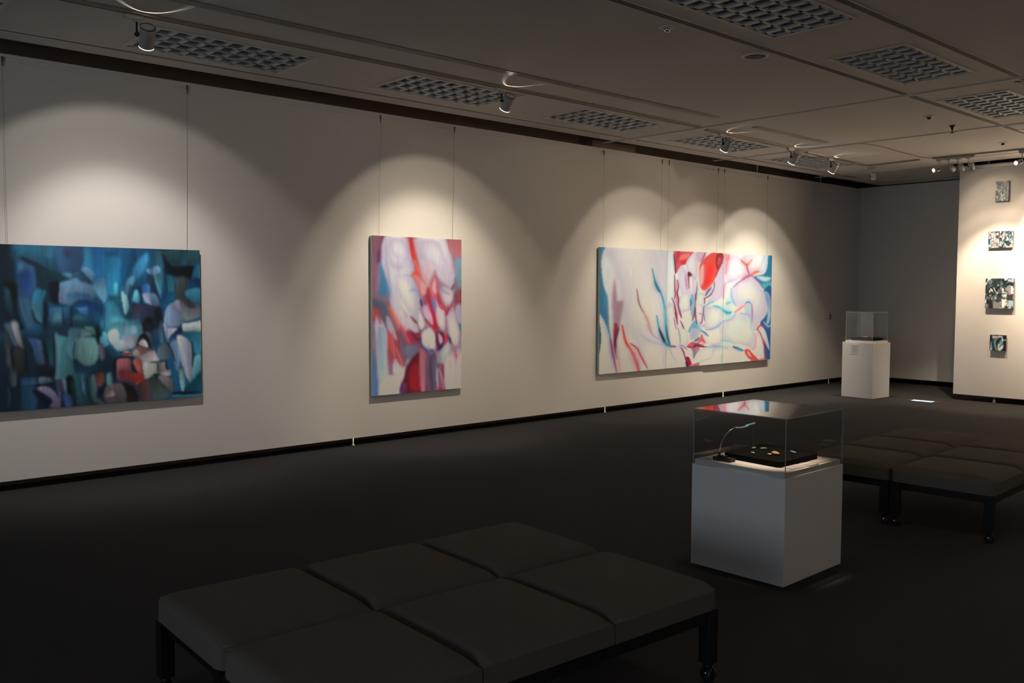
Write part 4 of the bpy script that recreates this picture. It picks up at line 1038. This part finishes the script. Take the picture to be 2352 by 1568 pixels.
# --- the three-panel painting
C3 = [(1378.6, 564), (1772.2, 587.5), (1770, 824), (1376.7, 860)]
p = Paint(C3, 345, 210, 'e8e0d0')
p.rim = 'cdbfc0'; p.ra = .8; p.grad = .03; p.k = .55
p.run('''
v 1340 540 4.357
p e4dccb 60 1 168 105 850 150 850 1340 162 1395
p efe6d2 90 .7 480 300 800 300 760 900 420 900
p eee2cc 30 .9 240 120 700 140 820 650 825 1070 600 1010 420 900 380 560 300 300
p ecdec8 20 .9 420 930 560 1130 640 1320 830 1340 830 1100 600 1010
p 2c7c98 10 1 160 100 214 108 188 180 178 300 205 500 235 600 250 780 250 960 230 900 160 770
p 4ba0b4 12 .6 205 600 240 600 245 800
p e0e0d8 6 1 160 780 200 830 230 900 262 1000 300 1250 340 1390 155 1400 160 900
p 103c54 8 1 160 870 178 1000 172 1100 158 1170
l 5c8496 10 .9 235 600 250 900 270 1000 300 1220
p b08890 16 1 315 420 335 560 345 650 400 650 390 770 360 950 330 1050 310 1000 290 650 305 480
p a02038 10 1 318 870 355 930 332 1020 335 1200 305 1080
l 5c2038 12 1 355 930 325 1060 335 1200 350 1240
l a05068 14 1 275 1040 300 1180 345 1385
p e0b098 16 1 330 1120 370 1180 400 1380 350 1385
l d84830 18 1 395 900 430 1060 500 1180 540 1300 570 1365
l c82838 20 1 490 1170 540 1280 562 1370
p e8c0a0 25 .6 430 1120 520 1200 560 1370 440 1380
l c04848 10 1 480 1080 545 1130 580 1200 650 1330
l 905060 7 .8 540 530 560 660 600 760
l d89078 16 .8 600 740 650 850 690 970
l b8a0b0 8 .8 640 890 700 990 760 1030
l b0bcc8 9 .7 580 990 680 1060 820 1090
l 3c8ca8 12 .9 695 330 730 480 780 570 822 700
l 20708c 14 .9 720 450 745 520 768 560
l 48a0b0 14 .9 800 620 830 780 838 950 875 1095
l 184858 8 1 832 700 842 950 885 1105
l 3090a8 12 .9 740 800 775 960 820 1060 885 1110
l 103040 12 1 765 930 815 1050 850 1090
v 1520 560 9.8
p e0e0da 12 1 118 140 270 150 300 400 300 1568 105 1568
p d84858 16 1 300 150 740 180 640 300 550 440 480 470 390 560 370 620 320 620 310 380 280 160
p f07860 18 1 440 250 640 200 620 300 420 350
p c8303c 12 1 340 180 440 180 360 420;p d02c34 18 1 420 380 560 360 540 440 440 440
l 381828 16 1 285 230 310 400 325 650
p e6dfdb 9 1 740 190 780 400 800 600 800 800 760 900 720 760 640 600 590 580 560 480 580 380 640 290
l f0c0b0 20 1 750 200 800 400 810 700
l 7c1c2c 24 1 620 640 610 720 635 980;p 701828 8 1 600 620 650 630 700 700 620 720
p eedfd8 9 1 640 760 700 720 740 900 730 1180 660 1100 640 950
p d8d0d0 9 1 400 560 470 470 540 560 600 720 620 1000 660 1080 480 1150 430 1000 390 850
p e080a0 18 1 540 560 600 800 610 1030 550 1000 520 700
p e8e4e2 10 1 480 1120 640 1100 660 1300 650 1480 420 1500 410 1250
p f05040 14 1 1130 200 1290 210 1340 400 1250 650 1180 850 1020 1020 930 1020 880 900 860 600 900 400
p fca898 25 1 880 550 960 450 960 800 900 950 860 800
p ff3030 30 1 1080 450 1160 520 1100 850 950 960 1000 800
p a02c30 14 1 1260 220 1390 220 1390 420 1340 500 1260 580 1220 400
p c85050 12 1 1290 300 1340 320 1320 450 1270 460
l a01c2c 18 1 1390 250 1360 450 1280 600 1230 740
p d8b0b8 12 1 790 180 1000 180 920 370 850 430 800 320
l c05878 22 1 995 180 960 280 900 380
p e0c4c8 16 1 1300 600 1390 450 1390 1000 1350 1200 1200 1300 1050 1280 1180 1100 1220 850
l d09898 24 .8 1210 800 1100 980 1000 1080
l 282860 18 1 1130 980 1060 1070 1000 1150
l 3c2840 11 1 1200 850 1190 980 1130 1120 1040 1190 980 1220
p d8ccc4 6 1 1180 940 1160 1050 1050 1170 1010 1160
p a8b0b8 14 .9 790 900 830 1000 800 1250 780 1400 770 1150
p e8e2e0 9 1 840 1100 960 1100 980 1220 960 1568 800 1568 800 1250
l b83848 11 1 970 1210 990 1260 980 1340
l 60b0b8 16 .9 970 1420 1080 1330 1200 1290;l 80c0c0 12 .8 1190 1380 1280 1390 1360 1430
l 404860 14 .8 815 860 800 1000 790 1250
p f0d0cc 10 1 720 720 810 850 780 1100 740 1200
l 8c4858 14 1 775 1120 765 1400 750 1568
p 70b4c4 12 1 660 1150 750 1150 740 1568 680 1568 660 1450
l 205070 12 1 665 1230 680 1400 670 1480
p e09898 10 1 310 700 360 820 390 950 370 1100 400 1200 380 1400 310 1250 310 900
l 6c1838 14 1 370 800 390 950 370 1100 395 1230 390 1380 440 1568
l 882c40 12 1 305 680 310 1000 330 1100 300 1220
l 802840 12 1 245 1200 300 1330 330 1480 345 1568
v 1520 700 9.8
p eee6da 16 1 130 0 300 0 380 400 430 700 430 910 240 915 160 500
p ece4de 14 1 440 500 560 530 610 660 620 850 560 900 470 880 430 700
p e8e4dc 16 1 110 950 400 925 470 960 540 1200 570 1395 100 1440
p e4e0da 16 1 880 990 1100 945 1370 955 1370 1320 900 1375 810 1310 780 1200 820 1080
p ece8e2 20 1 1100 560 1360 410 1370 900 1040 870 950 640
l 801838 18 1 310 0 330 120 350 230 375 420
p a81840 7 1 318 130 362 170 368 320 335 270
l 902040 11 1 390 0 420 150 460 270;l c84858 9 1 430 120 455 200 470 290;l 902c40 12 1 445 350 490 450 525 525
l b06070 9 .9 290 270 320 420 350 540
l 50909c 9 .7 390 510 430 680 440 850
p 88b0bc 14 1 680 0 740 0 760 200 690 280 670 120
l a02838 16 1 770 60 750 230 705 340
p 74a8b4 16 1 760 330 800 380 860 520 930 600 640 620 660 480
p b0b4bc 18 1 700 520 860 540 900 620 840 760 760 790 650 780 660 640
l 38345c 13 1 775 40 790 280 820 430
p f0d8d0 9 1 810 0 940 0 940 200 930 350 870 410 810 300
l b07890 9 .9 850 180 890 190 940 185;l 8c3c50 11 1 940 200 930 370 880 415
p e2dedc 10 1 970 60 1150 20 1370 60 1370 400 1250 500 1100 540 900 480 860 430 1000 380 980 200
l 405078 11 .9 970 20 960 150 990 350
l 7c90a8 16 .8 1380 380 1260 490 1100 545 1000 540
l 70b0b8 18 .8 830 420 920 560 1070 690
l 405868 11 .9 930 580 1000 620 1075 695
l 60c0c0 30 .9 50 0 110 300 130 600 200 900;l 185060 15 1 115 450 150 700 210 910;l 10303c 18 1 -10 590 50 740 95 830;l 30909c 16 1 85 820 140 900 245 940
l 903040 15 1 230 920 290 925 340 932
p dc6858 7 1 930 640 960 720 1020 860 900 880 820 860 870 760
p d86060 9 1 600 900 700 820 780 840 780 900 700 950 620 940
p b04850 9 1 780 840 1000 920 900 940 740 980;l 701830 13 1 590 930 720 955 800 900 950 935 1050 930
l 283058 18 1 760 805 820 780 865 730
l 9098b8 26 .7 1050 935 1200 930 1380 940;l 7cc0b8 28 .5 1380 800 1480 800 1568 810
p e4e0dc 7 1 860 850 920 825 1020 870 900 870
l 801c40 14 1 460 950 520 1050 560 1210;l a87898 22 .9 430 910 500 920 600 1000
p 8c7884 9 1 700 970 880 960 800 1100 760 1200 730 1190 720 1050
p c07870 12 1 780 960 880 950 800 1060
p e4dcd4 8 1 620 980 700 1000 740 1200 760 1260 700 1330 650 1200
p a81c34 9 1 560 1180 640 1170 700 1330 620 1400 590 1400
l 301838 24 1 590 1280 600 1340 612 1400
p c86068 14 1 700 1340 880 1290 850 1370 690 1395
l a0b4b4 18 .7 195 960 260 1120 400 1320
l a8b0c0 28 .6 850 1290 1000 1240 1250 1150
l b0a8c8 24 .5 1160 1310 1200 1240 1260 1170
v 1640 570 5.6
p e8e8de 26 1 120 950 380 820 480 890 530 1100 520 1280 300 1200 120 1170
p e8e4e0 20 1 0 1290 240 1255 420 1370 520 1450 120 1500 0 1505
p f0e2d4 16 1 145 130 300 100 400 190 440 340 300 400 180 430
p f2e6d8 16 1 345 105 480 90 650 95 655 230 560 300 465 335 440 220
l e07878 44 .7 150 70 165 180 155 320
l c8a8b8 22 .7 125 150 122 400 125 640
l e06868 22 .8 185 80 190 110 182 150
p 2f7c98 10 1 688 90 748 95 745 545 660 540 590 450 510 370 640 330 680 240
p c0dcdc 14 1 540 360 700 370 730 400 640 430
p 58b0a8 18 1 610 460 740 430 738 520 640 520
p dde8ea 12 1 640 95 690 95 670 240 640 300 580 320
p 2f5c88 12 1 640 540 745 545 735 1430 660 1430 640 1100 600 940 690 800 650 640
p 7ca4c0 12 1 640 560 720 620 720 920 680 960 690 800
l a8c4d8 18 1 712 780 715 850 705 930
l b8c8dc 14 .9 640 940 700 1000 730 975
p f2e8d6 10 1 400 370 500 380 620 520 660 640 690 790 650 890 590 950 560 1030 500 1050 490 800 480 700 400 690 330 745 250 700 230 560 260 480
l c05870 10 1 350 160 400 205 440 212;l e07060 18 .9 350 150 400 200 420 230;l c84058 12 1 425 200 428 260 458 345;l e08070 16 .9 430 215 450 195 485 145
l f07858 26 1 480 345 520 315 575 300
l e06858 24 .9 370 400 420 365 470 345;l b060a0 14 .8 252 495 340 420 460 352 530 390 625 505
l c8b0c8 12 .9 130 480 180 430 290 400
l d07888 12 .6 150 440 135 540 130 640
l 80b8c8 16 .9 225 510 235 640 290 735
l 60b8c0 26 .8 165 715 190 700 220 690
l 20a0a8 28 1 125 790 180 825 225 820;l 58b8b8 14 .9 0 738 80 755 135 795
l e89080 20 1 270 820 340 770 410 720
l 4888a0 14 .9 405 705 450 690 492 730;p b8ccdc 12 1 400 740 480 710 495 860 420 840
l b06080 10 .9 490 720 495 850 490 960
l a0a8c8 12 .8 340 830 440 850 495 900
l 90b0c0 12 .8 290 820 240 900 120 940 20 1025
l a8d0d8 24 .6 465 880 480 960 488 1040
p d0e4dc 50 .6 150 1000 400 880 420 1080 300 1120
l d03050 14 1 555 1045 600 990 645 1005;l c83858 12 1 565 1035 610 1110 650 1250 665 1420
p e8e8ea 7 1 590 1020 630 1010 680 1100 720 1300 660 1200
l e09088 12 .9 530 1080 545 1200 525 1285 470 1295
p ecd4cc 10 .9 550 1080 600 1110 635 1250 640 1410 560 1400
p e05040 7 1 400 1310 450 1290 520 1360 590 1440 510 1455 430 1380
p f08868 6 1 435 1320 465 1340 490 1395 455 1370
l 203040 12 1 255 1260 310 1280 385 1312;l 3090b0 12 .9 300 1275 340 1295 390 1308
l 90c0c0 24 .6 110 1175 200 1190 290 1225;l c8b0c0 18 .6 270 1205 420 1240 535 1292
l 9a9cc0 26 .7 0 1245 50 1255 110 1258;l 80c0b8 20 .5 105 1258 150 1270 190 1282
l a8a8c8 34 .5 120 1360 112 1420 105 1480
l b8c4c8 30 .6 260 1440 300 1460 340 1485
l d86050 14 .9 590 1430 640 1415 690 1425
''')
p.brush(3, .006)
img3 = pigment(p.img, 'ead9bd', 'bdb098', .64)
# cut the long picture into its three canvases at their true edges
E3 = [(9.05, 10.482), (10.490, 11.889), (11.897, 13.25)]
for (x0, x1), l in zip(E3, ('left canvas of the three-panel painting, mostly cream with a teal edge', 'middle canvas of the three-panel painting, bright red at its top', 'right canvas of the three-panel painting, with blue along its right edge')):
    i0 = int(round((x0-9.05)/(13.25-9.05)*344)); i1 = int(round((x1-9.05)/(13.25-9.05)*344))
    canvas(l, x0, x1, .546, 2.27, img3[:, i0:i1+1], group='canvases of the three-panel painting')

# --- the four small pictures on the partition: faceted compositions
def facets(seed, nx, ny, cells, pal, asp=1.0, edge='1c2830', ew=.10, stretch=1.0):
    rng = np.random.default_rng(seed); Y_, X_ = np.mgrid[0:ny, 0:nx]; X_ = X_/nx; Y_ = Y_/ny*asp
    pts = rng.random((cells, 2))*np.array([1, asp]); ang_ = rng.normal(0, .5, cells); st = 1+rng.random(cells)*stretch
    D = []
    for (px_, py_), a, q in zip(pts, ang_, st):
        dx, dy = X_-px_, Y_-py_; u = dx*math.cos(a)+dy*math.sin(a); v = -dx*math.sin(a)+dy*math.cos(a); D.append(np.hypot(u*q, v/q))
    D = np.array(D); o = np.sort(D, 0); idx = D.argmin(0)
    cols = np.array([hexs(pal[k]) for k in rng.integers(0, len(pal), cells)]); img = cols[idx]
    g = np.clip((X_*.6+Y_*.4+rng.random(cells)[idx]) % 1, 0, 1)[..., None]; img = img*(.75+.4*g)
    e = np.clip(1-(o[1]-o[0])/(ew*.6*math.sqrt(asp/cells)), 0, 1)[..., None]*.85
    return np.clip(img*(1-e)+hexs(edge)*e, 0, 1)
pz = lambda img: np.clip(tolin(img)*1.0, .004, .85)
darkside = mat('grey_canvas_side', (.22, .20, .19), .8)
canvas('smallest upright picture in pale grey, highest of the four on the partition', 5.312, 5.128, 3.035, 3.335, pz(facets(11, 50, 82, 58, ['c8d0cc', '9aa8ac', 'b8c4c4', '7c8890', 'd8dcd0', 'a8b0b8'], 1.6, '74747c', .6, 1.6)), face='part', th=.025, gap=.012, side=darkside)
canvas('small landscape-shaped faceted picture, second from the top on the partition', 5.392, 5.048, 2.345, 2.59, pz(facets(5, 90, 64, 80, ['e0e0d4', '405868', '8c9cb4', '1c2834', '5c7884', 'b49c94', 'c8d4d8', '34303c', '7c9cb8', 'e8d8c8'], .72, '1c2430', .45, 1.4)), face='part', th=.03, gap=.012, side=darkside)
q = facets(23, 90, 110, 100, ['d0dcd8', '30444c', '98a8c0', '182028', '647880', 'b0bcc8', 'e4e8e0', '4c4450', '78a0a0', '787078'], 1.22, '101c24', .45, 1.3)
P6 = Paint([(103, 140), (565, 140), (552, 660), (103, 655)], 90, 110, '000000'); P6.img = q
P6.run('''v 0 0 1
q 8c8488 8 1 410 310 520 270 520 410 440 350;q e8ece8 5 1 515 270 545 275 545 410 515 410
q 3c343c 6 1 450 430 550 410 550 520 450 500;q a0bcd0 6 1 470 520 550 520 550 620 480 620
q e0e8e0 6 1 370 500 440 505 410 650 370 640;q 8c8c90 10 1 225 540 370 560 350 650 230 655
q 302c34 8 1 160 500 220 520 230 650 160 650;q c0d0d0 8 1 370 370 460 380 440 480 370 450
q a8b8d0 8 .9 440 150 555 150 560 220 470 190;l 182028 12 1 380 150 400 220 555 240
l 182830 12 1 110 280 200 250 270 180;l 182830 10 1 270 300 400 260 540 250;l 101820 10 1 200 410 300 420 440 400
''')
canvas('largest of the four small pictures on the partition, third from the top', 5.404, 5.005, 1.435, 1.885, pz(P6.img), face='part', th=.035, gap=.012, side=darkside)
P7 = Paint([(175, 1060), (440, 1060), (430, 1365), (170, 1360)], 60, 72, '182c38')
P7.run('''v 0 0 1
p e8e0dc 8 1 200 1080 290 1085 300 1115 210 1135;p e8dcd8 8 1 300 1080 370 1075 380 1100 310 1115
p c8e8e0 6 1 200 1170 210 1260 210 1350 180 1350 185 1250;l 0c1420 30 1 190 1080 200 1150 230 1160
p 48b0a8 12 .8 220 1160 260 1150 260 1330 215 1330;l 102030 24 1 235 1160 225 1250 250 1360
l b8dcd8 22 1 300 1130 260 1200 280 1350;l 0c1824 30 1 350 1120 290 1200 300 1340
l d8ece4 24 1 380 1110 370 1190 320 1260 310 1340;p e0f0e8 8 1 395 1240 400 1290 340 1365 310 1355 330 1300
p 58a8a0 10 .9 340 1180 390 1180 370 1240 345 1240;p e8f0f0 8 1 400 1150 435 1140 430 1165 390 1170
p 0c1828 14 1 400 1180 440 1180 430 1340 400 1340;p 101828 10 1 390 1070 440 1070 440 1130 400 1140
''')
canvas('small dark picture with curved white strokes, lowest of the four on the partition', 5.318, 5.090, .80, 1.036, pz(P7.img), face='part', th=.03, gap=.012, side=darkside)

# ---------------------------------------------------------------- hanging wires with their hooks
def wire(x, x2, ztop, label):
    r = empty('hanging_wire', (x, WY-.018, 3.50)); tag(r, label, 'wire', 'picture hanging wires')
    b = MB(); b.tube([(0, 0, .04), (x2-x, -.004, ztop-3.50+.001)], .0011, 6); b.build('steel_wire', M['wire'], r)
    b = MB(); b.box(-.008, .008, -.006, .0035, .03, .075, bev=.002); b.tube([(0, 0, .03), (0, 0, .0)], .005, 8); b.build('hook', M['joint'], r)
for x, x2, z, l in ((1.90, 1.90, 2.05, 'left wire holding the blue painting'), (3.43, 3.40, 2.05, 'right wire holding the blue painting'),
                    (5.56, 5.53, 2.27, 'left wire of the tall red and white painting'), (6.58, 6.55, 2.27, 'right wire of the tall red and white painting'),
                    (9.15, 9.14, 2.27, 'left wire of the cream left canvas of the three-panel painting'), (10.39, 10.37, 2.27, 'right wire of the cream left canvas of the three-panel painting'),
                    (10.55, 10.54, 2.27, 'left wire of the red-topped middle canvas'), (11.76, 11.74, 2.27, 'right wire of the red-topped middle canvas'),
                    (11.92, 11.93, 2.27, 'left wire of the blue-edged right canvas'), (13.13, 13.14, 2.27, 'right wire of the blue-edged right canvas')):
    wire(x, x2, z, l)
